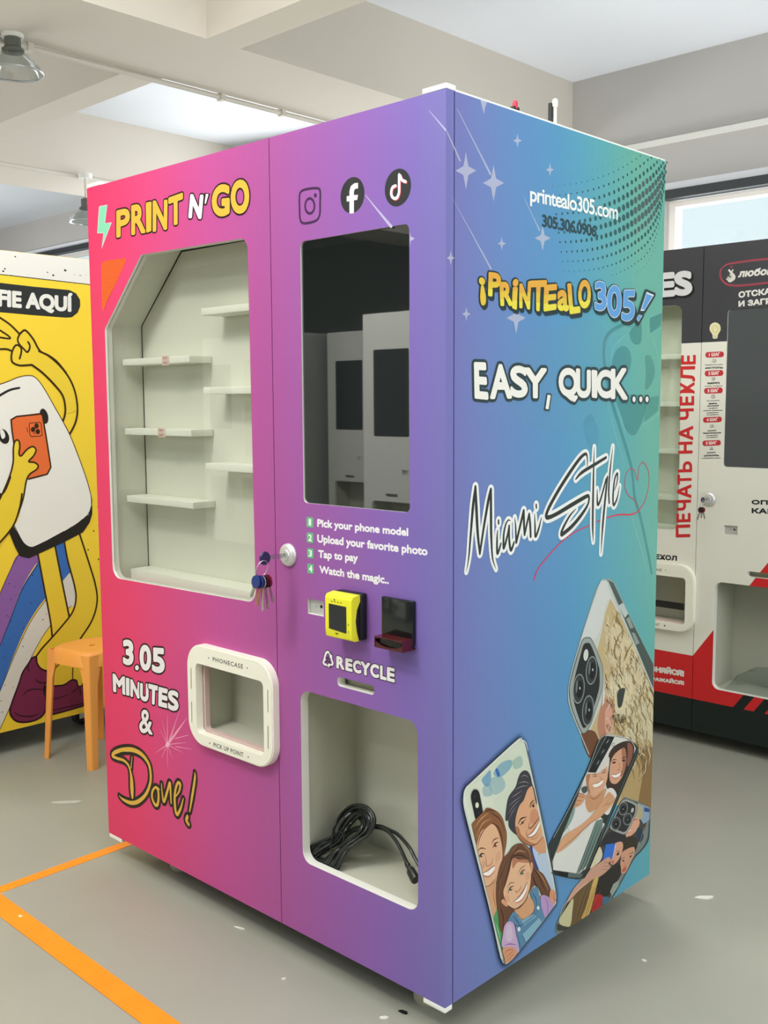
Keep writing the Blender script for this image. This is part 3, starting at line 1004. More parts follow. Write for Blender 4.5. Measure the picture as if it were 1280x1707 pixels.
# bundle of loops: lies from the front-left floor up against the inner wall, tied in the middle
CF = lambda X, Y: (490 + X / 5.818, 1330 + Y / 5.818)
loopA = [(150, 600, .035), (200, 520, .05), (300, 460, .07), (400, 400, .085), (450, 300, .10), (510, 200, .115), (600, 130, .125), (680, 150, .125), (720, 220, .115), (690, 320, .10), (600, 400, .085), (500, 470, .07), (420, 560, .055), (370, 650, .04), (310, 690, .032), (220, 670, .03)]
bx.v = bx.v
for q in range(17):
    off = (q - 8) / 8.0
    ox, oy, sc_ = rnd.uniform(-10, 10), rnd.uniform(-10, 10), 1 + 0.10 * off + rnd.uniform(-0.04, 0.04)
    pts = []
    n_ = len(loopA)
    for i, (X, Y, y) in enumerate(loopA):
        # strands fan apart across the width of the bundle and pull together at the waist
        X0, Y0 = loopA[i - 1][:2]
        X1, Y1 = loopA[(i + 1) % n_][:2]
        tl_ = math.hypot(X1 - X0, Y1 - Y0)
        nx, ny = (Y1 - Y0) / tl_, -(X1 - X0) / tl_
        waist = 0.55 + 0.45 * min(1, abs(Y - 430) / 170)
        X2 = X - nx * 62 * off * waist + ox * 0.5 + rnd.uniform(-5, 5)
        Y2 = Y - ny * 62 * off * waist + oy * 0.5 + rnd.uniform(-5, 5)
        p = at_y(*CF(X2, Y2), max(0.030, y - 0.016 * math.cos(q * 2.1) + rnd.uniform(-0.006, 0.006)))
        p.z = max(p.z, FZ + 0.0045)
        p.x = max(p.x, -0.452)
        pts.append(p - cl_)
    bx.tube(catmull(pts, True, 5), 0.0040, 8, closed=True)
tailA = [(420, 520, .07), (480, 400, .09), (560, 330, .10), (640, 300, .105), (740, 288, .11), (830, 292, .11), (900, 320, .108), (960, 380, .10), (1010, 450, .09), (1050, 530, .08), (1080, 600, .07), (1096, 640, .065)]
tailB = [(440, 480, .08), (500, 360, .10), (580, 300, .11), (660, 278, .115), (750, 270, .12), (840, 276, .12), (920, 310, .115), (1000, 350, .11), (1070, 420, .10), (1130, 500, .09), (1170, 580, .085), (1215, 660, .08), (1250, 730, .075)]
for tl in (tailA, tailB):
    pts = []
    for X, Y, y in tl:
        p = at_y(*CF(X, Y), y)
        p.z = max(p.z, FZ + 0.0045)
        p.x = min(p.x, -0.075)
        pts.append(p - cl_)
    bx.tube(catmull(pts, False, 6), 0.0043, 8)


def in_bin(mb):
    """keep the cord on the floor and between the walls of the bin"""
    mb.v = [(min(max(x, -0.4560 - cl_.x), -0.0685 - cl_.x), min(max(y, 0.0262 - cl_.y), 0.188 - cl_.y), max(z, 0.2545 - cl_.z)) for x, y, z in mb.v]
    return mb


cable = in_bin(bx).build('cable', m_cord, cord)
tie = MB()
a_ = at_y(*CF(420, 430), 0.060) - cl_
tie.tube([a_ + Vector((0.020 * math.cos(t * math.pi / 8), 0.012 * math.sin(t * math.pi / 8), 0.022 * math.sin(t * math.pi / 8))) for t in range(16)], 0.0018, 6, closed=True)
in_bin(tie).build('cable_tie', m_black, cord)
p0 = at_y(*CF(1090, 630), 0.066) - cl_
p1 = at_y(*CF(1180, 800), 0.045) - cl_
p1.z = max(p1.z, 0.012)
dv = (p1 - p0)
pl = MB()
ax = dv.normalized()
sd = ax.cross(Vector((0, 1, 0))).normalized()
up_ = sd.cross(ax).normalized()
vv, ff = [], []
secs = [(0.0, 0.0055), (0.18, 0.0065), (0.22, 0.0052), (0.36, 0.0070), (0.40, 0.0060), (0.46, 0.0105), (0.9, 0.0115), (1.0, 0.0095)]
for t, r0 in secs:
    for k in range(12):
        a = 2 * math.pi * k / 12
        vv.append(p0 + dv * t + sd * (r0 * 1.15 * math.cos(a)) + up_ * (r0 * 0.9 * math.sin(a)))
for i in range(len(secs) - 1):
    for k in range(12):
        k2 = (k + 1) % 12
        ff.append((i * 12 + k, i * 12 + k2, (i + 1) * 12 + k2, (i + 1) * 12 + k))
ff += [tuple(range(12)), tuple(range((len(secs) - 1) * 12, len(secs) * 12))]
pl.add(vv, ff, 0, False)
in_bin(pl).build('plug', m_cord, cord)
# ------------------------------------------------------------------ printed graphics
_glyphs = {}


def glyphs(s, spacing=1.0, shear=0.0, sub=5):
    """Outlines of a string in the built-in typeface: list of contours (font units) and the cap height."""
    key = (s, spacing, shear, sub)
    if key in _glyphs:
        return _glyphs[key]
    cu = bpy.data.curves.new('lettering', 'FONT')
    cu.body = s
    cu.space_character = spacing
    cu.shear = shear
    ob = bpy.data.objects.new('lettering', cu)
    COL.objects.link(ob)
    dg = bpy.context.evaluated_depsgraph_get()
    c2 = ob.to_curve(dg)
    out = []
    for sp in c2.splines:
        bp = sp.bezier_points
        n = len(bp)
        pts = []
        for i in range(n):
            a, b = bp[i], bp[(i + 1) % n]
            p0, p1, p2, p3 = a.co, a.handle_right, b.handle_left, b.co
            chord = (p3 - p0)
            dev = max((p1 - p0).cross(chord).length, (p2 - p0).cross(chord).length) / max(chord.length, 1e-9)
            k = 1 if dev < 1e-4 else sub
            for j in range(k):
                t = j / k
                q = p0 * (1 - t) ** 3 + p1 * 3 * t * (1 - t) ** 2 + p2 * 3 * t * t * (1 - t) + p3 * t ** 3
                pts.append(Vector((q.x, q.y)))
        cl = []
        for p in pts:
            if not cl or (p - cl[-1]).length > 1e-5:
                cl.append(p)
        if len(cl) > 2 and (cl[0] - cl[-1]).length < 1e-5:
            cl.pop()
        if len(cl) > 2:
            out.append(cl)
    ob.to_curve_clear()
    bpy.data.objects.remove(ob)
    bpy.data.curves.remove(cu)
    _glyphs[key] = out
    return out


def area2(c):
    return sum(c[i - 1].x * c[i].y - c[i].x * c[i - 1].y for i in range(len(c)))


def inside(p, c):
    r = False
    for i in range(len(c)):
        a, b = c[i - 1], c[i]
        if (a.y > p.y) != (b.y > p.y) and p.x < (b.x - a.x) * (p.y - a.y) / (b.y - a.y) + a.x:
            r = not r
    return r


CAPH = None


def cap_height():
    global CAPH
    if CAPH is None:
        ys = [p.y for c in glyphs('H') for p in c]
        CAPH = max(ys) - min(ys)
    return CAPH


_inkmats = {}


def ink(col, alpha=1.0):
    key = (col, alpha)
    if key in _inkmats:
        return _inkmats[key]
    m = bpy.data.materials.new('print_ink_' + col)
    m.use_nodes = True
    b = m.node_tree.nodes['Principled BSDF']
    b.inputs['Base Color'].default_value = (*[x * 0.92 for x in lin(col)], 1)
    b.inputs['Roughness'].default_value = 0.42
    b.inputs['Specular IOR Level'].default_value = 0.28
    b.inputs['Alpha'].default_value = alpha
    _inkmats[key] = m
    return m


PL = {
    'front': (1, 0.0, Vector((1, 0, 0)), Vector((0, 0, 1)), Vector((0, -1, 0))),
    'side': (0, 0.0, Vector((0, 1, 0)), Vector((0, 0, 1)), Vector((1, 0, 0))),
    'frame': (1, -0.022, Vector((1, 0, 0)), Vector((0, 0, 1)), Vector((0, -1, 0))),
    'far': (1, 2.135, Vector((1, 0, 0)), Vector((0, 0, 1)), Vector((0, -1, 0))),
    'farframe': (1, 2.113, Vector((1, 0, 0)), Vector((0, 0, 1)), Vector((0, -1, 0))),
    'yellow': (0, -2.395, Vector((0, 1, 0)), Vector((0, 0, 1)), Vector((1, 0, 0))),
}


class Art:
    """One printed graphic: flat layers of ink lying on a panel, drawn in the panel's own metres."""
    STEP = 0.00003

    def __init__(s, plane, base=0.00025):
        s.ax, s.val, s.U, s.V, s.N = PL[plane]
        s.base = base
        s.layer = 0
        s.tri = []           # (list of uv, tri indices, layer, colour key)
        s.fr = (0, 0, 1)
        s.clip = None

    def f(s, x0, y0, sc):
        s.fr = (x0, y0, sc)
        return s

    def uv(s, p):
        x, y = s.fr[0] + p[0] / s.fr[2], s.fr[1] + p[1] / s.fr[2]
        h = hit(x, y, s.ax, s.val)
        return Vector((h.dot(s.U), h.dot(s.V)))

    def scale_at(s, p):
        """metres per frame unit, measured upright"""
        return (s.uv((p[0], p[1] + 1.0)) - s.uv(p)).length

    def setclip(s, pts):
        if pts is None:
            s.clip = None
            return
        c = [s.uv(p) for p in pts]
        if area2(c) < 0:
            c.reverse()
        s.clip = c

    def _clip(s, poly):
        for i in range(len(s.clip)):
            a, b = s.clip[i - 1], s.clip[i]
            e = b - a
            out = []
            n = len(poly)
            for k in range(n):
                p, q = poly[k - 1], poly[k]
                dp = e.x * (p.y - a.y) - e.y * (p.x - a.x)
                dq = e.x * (q.y - a.y) - e.y * (q.x - a.x)
                if (dp >= 0) != (dq >= 0):
                    t = dp / (dp - dq)
                    out.append(p + (q - p) * t)
                if dq >= 0:
                    out.append(q)
            poly = out
            if len(poly) < 3:
                return []
        return poly

    def emit(s, polys, col, new=True):
        if new:
            s.layer += 1
        key = col if isinstance(col, tuple) else (col, 1.0)
        for p in polys:
            if s.clip:
                p = s._clip(list(p))
            if len(p) >= 3:
                s.tri.append((p, s.layer, key))

    # -- primitives in uv
    def fill_uv(s, loops, col, new=True):
        outs = sorted(loops, key=lambda c: -abs(area2(c)))
        sg = 1 if area2(outs[0]) > 0 else -1
        solid = [c for c in outs if area2(c) * sg > 0]
        hol = [c for c in outs if area2(c) * sg <= 0]
        polys = []
        for c in solid:
            hs = [h for h in hol if inside(h[0], c)]
            tt = tessellate_polygon([[Vector((p.x, p.y, 0)) for p in l] for l in [c] + hs])
            flat_ = [p for l in [c] + hs for p in l]
            polys += [[flat_[i] for i in t] for t in tt]
        s.emit(polys, col, new)

    def stroke_uv(s, pts, w, col, closed=False, new=True, caps=True):
        n = len(pts)
        if n < 2:
            return
        tiny = (max(w) if isinstance(w, list) else w) < 0.0012
        ww = w if isinstance(w, list) else [w] * n
        polys = []
        for i in range(n if closed else n - 1):
            a, b = pts[i], pts[(i + 1) % n]
            d = b - a
            if d.length < 1e-7:
                continue
            d.normalize()
            nn = Vector((-d.y, d.x))
            wa, wb = ww[i] / 2, ww[(i + 1) % n] / 2
            polys.append([a + nn * wa, a - nn * wa, b - nn * wb, b + nn * wb])
        for i in range(n):
            r = ww[i] / 2
            if r < 1e-6:
                continue
            end = (not closed) and i in (0, n - 1)
            if end and not caps:
                continue
            if not end:
                d0 = pts[i] - pts[i - 1]
                d1 = pts[(i + 1) % n] - pts[i]
                if d0.length > 1e-9 and d1.length > 1e-9 and d0.angle(d1) < (0.7 if tiny else 0.12):
                    continue
            k = 6 if tiny else 10
            polys.append([pts[i] + Vector((r * math.cos(2 * math.pi * j / k), r * math.sin(2 * math.pi * j / k))) for j in range(k)])
        s.emit(polys, col, new)

    # -- primitives in frame coordinates
    def path(s, pts, smooth, closed, n=6):
        if smooth and len(pts) > 2:
            q = catmull([(p[0], p[1]) for p in pts], closed, n)
            return [s.uv(p) for p in q]
        return [s.uv(p) for p in pts]

    def fill(s, pts, col, smooth=False, holes=()):
        s.fill_uv([s.path(pts, smooth, True, 5)], col) if not holes else s._fillh(pts, col, smooth, holes)
        return s

    def _fillh(s, pts, col, smooth, holes):
        o = s.path(pts, smooth, True)
        hs = [s.path(h, smooth, True) for h in holes]
        if area2(o) < 0:
            o.reverse()
        for h in hs:
            if area2(h) > 0:
                h.reverse()
        s.fill_uv([o] + hs, col)

    def line(s, pts, w, col, closed=False, smooth=True, new=True):
        """w may be one width or a list, one per point (brush pressure), in frame units."""
        m = s.scale_at(pts[0])
        q = s.path(pts, smooth, closed)
        if isinstance(w, (list, tuple)):
            k = (len(q) - 1) / (len(w) - 1)
            W = []
            for i in range(len(q)):
                t = i / k
                j = min(int(t), len(w) - 2)
                W.append((w[j] + (w[j + 1] - w[j]) * (t - j)) * m)
        else:
            W = w * m
        s.stroke_uv(q, W, col, closed, new)
        return s

    def lines(s, lst, w, col, smooth=True):
        s.layer += 1
        for l in lst:
            s.line(l, w, col, smooth=smooth, new=False)
        return s

    def brush(s, strokes, col, outline=None, grow=0):
        """strokes: list of (pts, widths). Optional outline ink drawn below, wider by grow."""
        if outline:
            s.layer += 1
            for p, w in strokes:
                ws = [x + grow for x in w] if isinstance(w, (list, tuple)) else w + grow
                s.line(p, ws, outline, new=False)
        s.layer += 1
        for p, w in strokes:
            s.line(p, w, col, new=False)
        return s

    def ell(s, cx, cy, rx, ry, col, rot=0.0, n=28):
        c_, s_ = math.cos(rot), math.sin(rot)
        pts = []
        for k in range(n):
            a = 2 * math.pi * k / n
            x, y = rx * math.cos(a), ry * math.sin(a)
            pts.append((cx + x * c_ - y * s_, cy + x * s_ + y * c_))
        return s.fill(pts, col)

    def ring(s, cx, cy, rx, ry, w, col, rot=0.0, n=28):
        c_, s_ = math.cos(rot), math.sin(rot)
        pts = []
        for k in range(n):
            a = 2 * math.pi * k / n
            x, y = rx * math.cos(a), ry * math.sin(a)
            pts.append((cx + x * c_ - y * s_, cy + x * s_ + y * c_))
        return s.line(pts, w, col, closed=True, smooth=False)

    def text(s, st, TL, TR, BR, BL, col, bold=0.0, outline=(), cap=False, spacing=1.0, shear=0.0, shadow=None):
        """Fit a string into a four-cornered box. cap: the box spans baseline to cap height, else the inked height.
        bold / outline widths / shadow offset are in frame units."""
        lo = (s.uv(TL) - s.uv(BL)).length < 0.012
        cs = glyphs(st, spacing, shear, 2 if lo else 5)
        xs = [p.x for c in cs for p in c]
        ys = [p.y for c in cs for p in c]
        x0, x1 = min(xs), max(xs)
        y0, y1 = (0.0, cap_height()) if cap else (min(ys), max(ys))
        tl, tr, br, bl = [s.uv(p) for p in (TL, TR, BR, BL)]
        m = s.scale_at(BL)
        bw = bold * m
        if bw > 0:
            ex = (tr - tl).normalized() * bw / 2
            ey = (tl - bl).normalized() * bw / 2
            tl, tr, br, bl = tl + ex - ey, tr - ex - ey, br - ex + ey, bl + ex + ey
        loops = []
        for c in cs:
            l = []
            for p in c:
                u, v = (p.x - x0) / (x1 - x0), (p.y - y0) / (y1 - y0)
                l.append((bl * (1 - u) + br * u) * (1 - v) + (tl * (1 - u) + tr * u) * v)
            loops.append(l)
        if shadow:
            dx, dy, scol, sw = shadow
            off = s.uv((BL[0] + dx, BL[1] + dy)) - s.uv(BL)
            s.layer += 1
            for k in range(2):
                o = off * (k + 1) / 2
                L2 = [[p + o for p in l] for l in loops]
                s.fill_uv(L2, scol, False)
                for l in L2:
                    s.stroke_uv(l, bw + 2 * sw * m, scol, True, False)
        for wd, oc in outline:
            s.layer += 1
            s.fill_uv(loops, oc, False)
            for l in loops:
                s.stroke_uv(l, bw + 2 * wd * m, oc, True, False)
        s.layer += 1
        s.fill_uv(loops, col, False)
        if bw > 0:
            for l in loops:
                s.stroke_uv(l, bw, col, True, False)
        return s

    def union(s):
        """Merge the overlapping pieces of each layer into one flat sheet of ink."""
        groups = {}
        for p, layer, key in s.tri:
            groups.setdefault((layer, key), []).append(p)
        out = []
        work = []
        for lk, polys in groups.items():
            # clusters of pieces whose boxes touch
            bb = [(min(q.x for q in p) - 1e-5, max(q.x for q in p) + 1e-5, min(q.y for q in p) - 1e-5, max(q.y for q in p) + 1e-5) for p in polys]
            par = list(range(len(polys)))

            def find(i):
                while par[i] != i:
                    par[i] = par[par[i]]
                    i = par[i]
                return i
            order = sorted(range(len(polys)), key=lambda i: bb[i][0])
            live = []
            for i in order:
                b = bb[i]
                live = [j for j in live if bb[j][1] >= b[0]]
                for j in live:
                    if bb[j][2] <= b[3] and bb[j][3] >= b[2]:
                        par[find(i)] = find(j)
                live.append(i)
            cl = {}
            for i in range(len(polys)):
                cl.setdefault(find(i), []).append(polys[i])
            work += [(lk, c) for c in cl.values()]
        for (layer, key), polys in work:
            if len(polys) == 1:
                out.append((polys[0], layer, key))
                continue
            o = polys[0][0].copy()
            vs, fs = [], []
            for p in polys:
                q = []
                for c in p:
                    c = (c - o) * 10.0
                    if not q or (c - q[-1]).length > 2e-5:
                        q.append(c)
                if len(q) > 2 and (q[0] - q[-1]).length < 2e-5:
                    q.pop()
                if len(q) < 3 or abs(area2(q)) < 1e-9:
                    continue
                if area2(q) < 0:
                    q.reverse()
                fs.append(list(range(len(vs), len(vs) + len(q))))
                vs += q
            if not fs:
                continue
            r = delaunay_2d_cdt(vs, [], fs, 0, 1e-5, True)
            nv, nf, of = r[0], r[2], r[5]
            for face, orig in zip(nf, of):
                if not orig:
                    continue
                m_ = sum((nv[i] for i in face), Vector((0, 0))) / len(face)
                if any(inside(m_, [vs[i] for i in fs[k]]) for k in orig):
                    out.append(([nv[i] * 0.1 + o for i in face], layer, key))
        s.tri = out

    def build(s, name, parent, root, label=None):
        keys = []
        v, f, mi = [], [], []
        s.union()
        for p, layer, key in s.tri:
            if key not in keys:
                keys.append(key)
            k = keys.index(key)
            off = s.base + layer * s.STEP
            n = len(v)
            o3 = s.N * off
            for q in p:
                w = s.U * q.x + s.V * q.y + o3
                w[s.ax] += s.val
                v.append(w - root.location)
            # face the viewer
            a, b, c = v[n], v[n + 1], v[n + 2]
            idx = list(range(n, n + len(p)))
            if (Vector(b) - Vector(a)).cross(Vector(c) - Vector(a)).dot(s.N) < 0:
                idx.reverse()
            f.append(idx)
            mi.append(k)
        me = bpy.data.meshes.new(name)
        me.from_pydata([tuple(q) for q in v], [], f)
        for key in keys:
            me.materials.append(ink(*key))
        me.polygons.foreach_set('material_index', mi)
        me.update()
        o = bpy.data.objects.new(name, me)
        COL.objects.link(o)
        o.parent = parent
        if label:
            o['label'] = label
        return o


def letters(a, specs, col, **kw):
    """specs: (character, TL, TR, BR, BL)"""
    for ch, TL, TR, BR, BL in specs:
        a.text(ch, TL, TR, BR, BL, col, **kw)
# ---- front doors
DD, CD = VP['display_door'], VP['control_door']
INK = '2c1418'
a = Art('front').f(140, 130, 3.765)
spec = [('P', (203, 832), (288, 810), (291, 985), (203, 1004)), ('R', (297, 800), (378, 780), (387, 972), (297, 988)),
        ('I', (388, 782), (425, 775), (424, 962), (391, 972)), ('N', (432, 770), (526, 763), (523, 952), (432, 967)),
        ('T', (530, 752), (622, 718), (622, 912), (532, 932))]
a.layer = 0
for ch, *q in spec:
    a.text(ch, *q, 'dcb544', bold=20, outline=((10, INK),))
a.text('N', (668, 728), (752, 733), (738, 886), (655, 880), 'f0edf0', bold=22, outline=((10, INK),))
a.fill([(757, 720), (792, 726), (770, 800), (750, 796)], INK)
a.fill([(766, 727), (783, 730), (766, 790), (758, 788)], 'f0edf0')
a.text('G', (803, 676), (916, 660), (916, 866), (803, 874), 'dcb544', bold=26, outline=((11, INK),))
a.text('O', (922, 645), (1038, 630), (1040, 850), (922, 856), 'dcb544', bold=26, outline=((11, INK),))
a.build('printed_title', DD, vm)
a = Art('front').f(140, 130, 3.765)
a.fill([(95, 805), (147, 795), (133, 912), (175, 905), (110, 1075), (122, 975), (83, 975)], 'd8d8d0')
a.fill([(98, 809), (143, 800), (129, 916), (168, 909), (113, 1055), (126, 971), (87, 971)], '86d6b2')
a.build('printed_bolt', DD, vm)
a = Art('front').f(140, 130, 3.765)
tri_ = [(110, 1185), (116, 1160), (140, 1146), (265, 1130), (262, 1150), (196, 1300), (150, 1390), (120, 1465), (114, 1440)]
a.fill(tri_, 'f3662c')
a.setclip([(110, 1175), (140, 1146), (265, 1130), (196, 1300), (120, 1465)])
a.layer += 1
for r in range(26):
    for k in range(12):
        x = 108 + k * 15 + (r % 2) * 7.5
        y = 1138 + r * 13 - k * 2.0
        a.line([(x, y), (x + 7, y + 5), (x + 5, y + 11)], 2.4, 'a81d22', smooth=False, new=False)
a.setclip(None)
a.build('printed_pattern', DD, vm)

a = Art('front').f(160, 1040, 3.765)
WH = 'efecee'
letters(a, [('3', (168, 98), (236, 100), (237, 264), (170, 256)), ('0', (273, 124), (348, 138), (347, 298), (275, 290)), ('5', (350, 147), (433, 153), (432, 316), (352, 302))], WH, bold=20, outline=((11, INK),))
a.ell(258, 275, 20, 25, INK); a.ell(258, 275, 12, 16, WH)
a.build('printed_time', DD, vm)
a = Art('front').f(160, 1040, 3.765)
letters(a, [('M', (104, 310), (185, 333), (186, 447), (108, 425)), ('I', (188, 336), (216, 345), (213, 452), (189, 447)), ('N', (216, 345), (281, 370), (274, 471), (216, 455)),
            ('U', (278, 371), (331, 375), (331, 493), (276, 480)), ('T', (329, 374), (396, 391), (388, 512), (333, 500)), ('E', (394, 394), (453, 409), (450, 531), (392, 515)), ('S', (453, 410), (521, 424), (519, 550), (452, 540))],
        WH, bold=17, outline=((10, INK),))
a.text('&', (277, 533), (352, 545), (356, 698), (272, 680), WH, bold=8, outline=((11, INK),))
a.build('printed_minutes', DD, vm)
# firework
a = Art('front').f(160, 1040, 3.765)
PK = ('ffb4d2', 0.85)
ang = [(448, 560, 5), (525, 545, 5), (572, 590, 13), (400, 660, 4), (415, 600, 4), (375, 808, 4), (410, 842, 4), (450, 905, 4), (482, 848, 4), (545, 808, 4), (570, 744, 4), (500, 640, 4)]
for x, y, w in ang:
    a.line([(450, 757), ((450 + x) / 2, (757 + y) / 2), (x, y)], [w * 1.4, w, 1], PK, smooth=False)
a.line([(497, 720), (580, 698)], [5, 3], PK, smooth=False)
a.line([(502, 770), (600, 786)], [5, 2], PK, smooth=False)
a.ell(450, 757, 12, 16, ('ffc4dc', 0.9))
a.build('printed_firework', DD, vm)
# Done!
a = Art('front').f(180, 1220, 8)
GD, BK = 'dfb44c', '241a12'
D1 = ([(110, 345), (60, 320), (90, 275), (200, 240), (330, 240), (450, 300), (540, 420), (570, 560), (560, 700), (500, 840), (400, 930), (300, 945), (200, 900), (150, 850)], [10, 40, 50, 58, 60, 56, 48, 44, 42, 46, 52, 52, 34, 8])
D2 = ([(70, 330), (130, 355), (210, 380), (270, 440), (300, 530), (315, 640), (320, 760), (325, 870)], [40, 38, 36, 38, 34, 66, 78, 46])
D3 = ([(322, 330), (315, 400), (308, 480)], [10, 16, 20])
O1 = ([(690, 770), (640, 735), (595, 790), (590, 880), (625, 965), (660, 970), (675, 880), (668, 780), (630, 740)], [16, 26, 38, 42, 44, 44, 44, 40, 20])
N1 = ([(715, 690), (722, 800), (745, 930), (790, 800), (825, 680), (835, 780), (842, 950)], [14, 24, 40, 40, 40, 36, 24])
E1 = ([(905, 860), (950, 790), (965, 700), (935, 680), (905, 750), (890, 880), (900, 1040), (925, 1100), (970, 1020), (1005, 890)], [14, 30, 44, 40, 38, 44, 46, 46, 36, 16])
X1 = ([(1158, 540), (1160, 620), (1125, 850), (1090, 1060)], [10, 40, 44, 22])
X2 = ([(1060, 1130), (1050, 1180), (1075, 1230)], [50, 60, 50])
a.brush([D1, D2, D3, O1, N1, E1, X1, X2], GD, BK, 82)
a.line([(960, 800), (935, 880), (930, 960)], 10, BK)
a.line([(632, 800), (632, 900)], 14, BK)
a.line([(100, 325), (170, 285), (250, 278), (330, 290)], [4, 26, 26, 4], BK)
a.line([(1068, 1180), (1072, 1240)], [12, 4], BK)
a.build('printed_done', DD, vm)

# ---- control door
a = Art('front').f(480, 270, 5.818)
PU = '44264f'
rr = [(130, 285), (190, 262), (285, 255), (312, 285), (312, 400), (308, 510), (270, 570), (160, 595), (120, 560), (112, 440), (112, 330)]
a.line(rr, 25, PU, closed=True)
a.ring(212, 427, 45, 73, 26, PU)
a.ell(266, 324, 14, 21, PU)
a.build('printed_camera_icon', CD, vm)
a = Art('front').f(480, 270, 5.818)
a.fill([(626 + 116 * math.cos(t * math.pi / 24), 322 - 25 * math.cos(t * math.pi / 24) * 0.9 + 175 * math.sin(t * math.pi / 24)) for t in range(48)], '303233')
fW = 'eae6ec'
a.fill([(597, 500), (640, 497), (640, 372), (672, 368), (680, 318), (640, 322), (640, 285), (650, 262), (680, 256), (680, 203), (645, 206), (610, 235), (597, 285), (597, 328), (570, 333), (570, 385), (597, 380)], fW)
a.build('printed_letter_icon', CD, vm)
a = Art('front').f(480, 270, 5.818)
a.fill([(1066 + 127 * math.cos(t * math.pi / 24), 248 - 26 * math.cos(t * math.pi / 24) + 182 * math.sin(t * math.pi / 24)) for t in range(48)], '303233')


def note(dx, dy, col):
    a.layer += 1
    P_ = lambda l: [(x + dx, y + dy) for x, y in l]
    a.line(P_([(1080, 125), (1080, 250), (1078, 300), (1060, 345), (1035, 355), (1010, 335), (1003, 295), (1015, 250), (1045, 232)]), 29, col, new=False)
    a.line(P_([(1092, 130), (1108, 175), (1142, 192)]), [20, 30, 30], col, new=False)


note(7, 8, 'c7364f')
note(-3, -2, 'd9f2f0')
note(0, 0, fW)
a.build('printed_note_icon', CD, vm)
# shooting stars
ST = ('d6d0f0', 0.72)
a = Art('front')
a.line([(609, 325), (630, 351), (652, 377.5)], [1.2, 3.2, 5.5], ST, smooth=False)
a.build('printed_star', CD, vm)
a = Art('front')
a.fill([(683.2, 386), (684.5, 394), (691.5, 397.5), (684.5, 402), (683.2, 410)], ST)
a.build('printed_star', CD, vm)
a = Art('front')
a.line([(715, 184), (743, 217)], [0.8, 3.2], ST, smooth=False)
a.build('printed_star', CD, vm)
# instructions
a = Art('front').f(420, 840, 3.765)
for i, (q, d) in enumerate((([(342, 80), (385, 85), (386, 150), (342, 145)], '1'), ([(343, 178), (386, 183), (386, 247), (344, 241)], '2'), ([(345, 276), (387, 281), (388, 344), (347, 338)], '3'), ([(347, 373), (389, 378), (390, 440), (349, 434)], '4'))):
    a.fill(roundpoly(q, 6, 3), '6fb489')
    cx = sum(p[0] for p in q) / 4
    cy = sum(p[1] for p in q) / 4
    w_ = 8 if d == '1' else 11
    a.text(d, (cx - w_, cy - 22), (cx + w_, cy - 20), (cx + w_, cy + 22), (cx - w_, cy + 20), 'f2f6ee', bold=4)
a.build('printed_numbers', CD, vm)
a = Art('front').f(420, 840, 3.765)
for st, TL, TR, BR, BL in (('Pick your phone model', (410, 94), (981, 152), (981, 203), (410, 143)), ('Upload your favorite photo', (410, 191), (1102, 270), (1102, 325), (410, 241)),
                           ('Tap to pay', (416, 288), (665, 314), (665, 365), (416, 337)), ('Watch the magic..', (423, 386), (859, 452), (859, 504), (423, 434))):
    a.text(st, TL, TR, BR, BL, 'f1eff4', bold=6, cap=True)
a.build('printed_steps', CD, vm)
# RECYCLE
a = Art('front').f(500, 970, 6.095)
ws = [(375, 752), (965, 880), (965, 1028), (370, 872)]
names_ = 'RECYCLE'
xs_ = [(370, 452), (462, 535), (540, 625), (618, 715), (715, 805), (815, 880), (885, 965)]


def along(x, top):
    t = (x - 370) / 595
    return (750 + 128 * t) if top else (876 + 148 * t)


for ch, (x0, x1) in zip(names_, xs_):
    a.text(ch, (x0, along(x0, True)), (x1, along(x1, True)), (x1, along(x1, False)), (x0, along(x0, False)), 'f3f1f2', bold=19, outline=((8, '2a1830'),))
DKP = '2a1830'
arr = [([(254, 762), (268, 722), (284, 712), (300, 724), (312, 752)], [(298, 764), (330, 738), (328, 790)]),
       ([(322, 788), (334, 822), (326, 842), (300, 846)], [(300, 822), (300, 876), (276, 848)]),
       ([(268, 842), (246, 832), (240, 814), (252, 786)], [(232, 792), (250, 758), (272, 796)])]
a.layer += 1
for p, h in arr:
    a.line(p, 40, DKP, new=False)
    a.line(h, 14, DKP, closed=True, smooth=False, new=False)
a.layer += 1
for p, h in arr:
    a.line(p, 25, 'f3f1f2', new=False)
for p, h in arr:
    a.fill(h, 'f3f1f2')
a.line([(270, 806), (285, 762), (305, 812), (270, 806)], 8, DKP, smooth=False)
for p in ([(300, 728), (316, 716)], [(322, 850), (300, 862)], [(240, 790), (230, 776)]):
    a.line(p, 7, DKP, smooth=False)
a.build('printed_recycle', CD, vm)

# ---- pick-up frame lettering
a = Art('frame', base=0.0001).f(300, 1060, 7.111)
a.text('PHONECASE', (388, 250), (747, 338), (747, 393), (388, 300), '4c5850', bold=3, spacing=1.15)
a.text('PICK UP POINT', (397, 1262), (752, 1384), (752, 1440), (397, 1314), '5c675c', bold=3, spacing=1.08)
for x, y in ((340, 262), (797, 381), (352, 1272), (810, 1437)):
    a.ell(x, y, 6, 9, '39443d')
for x, y0, y1 in ((131, 382, 622), (139, 782, 1020), (1040, 640, 900), (1043, 1070, 1335)):
    a.line([(x, y0), (x + 3, y1)], 10, '5b645a', smooth=False)
a.build('engraved_lettering', VP['pickup_frame'], vm)
# ---- teal side panel
SP = VP['side_panel']
SW = ('dfe2f4', 0.50)


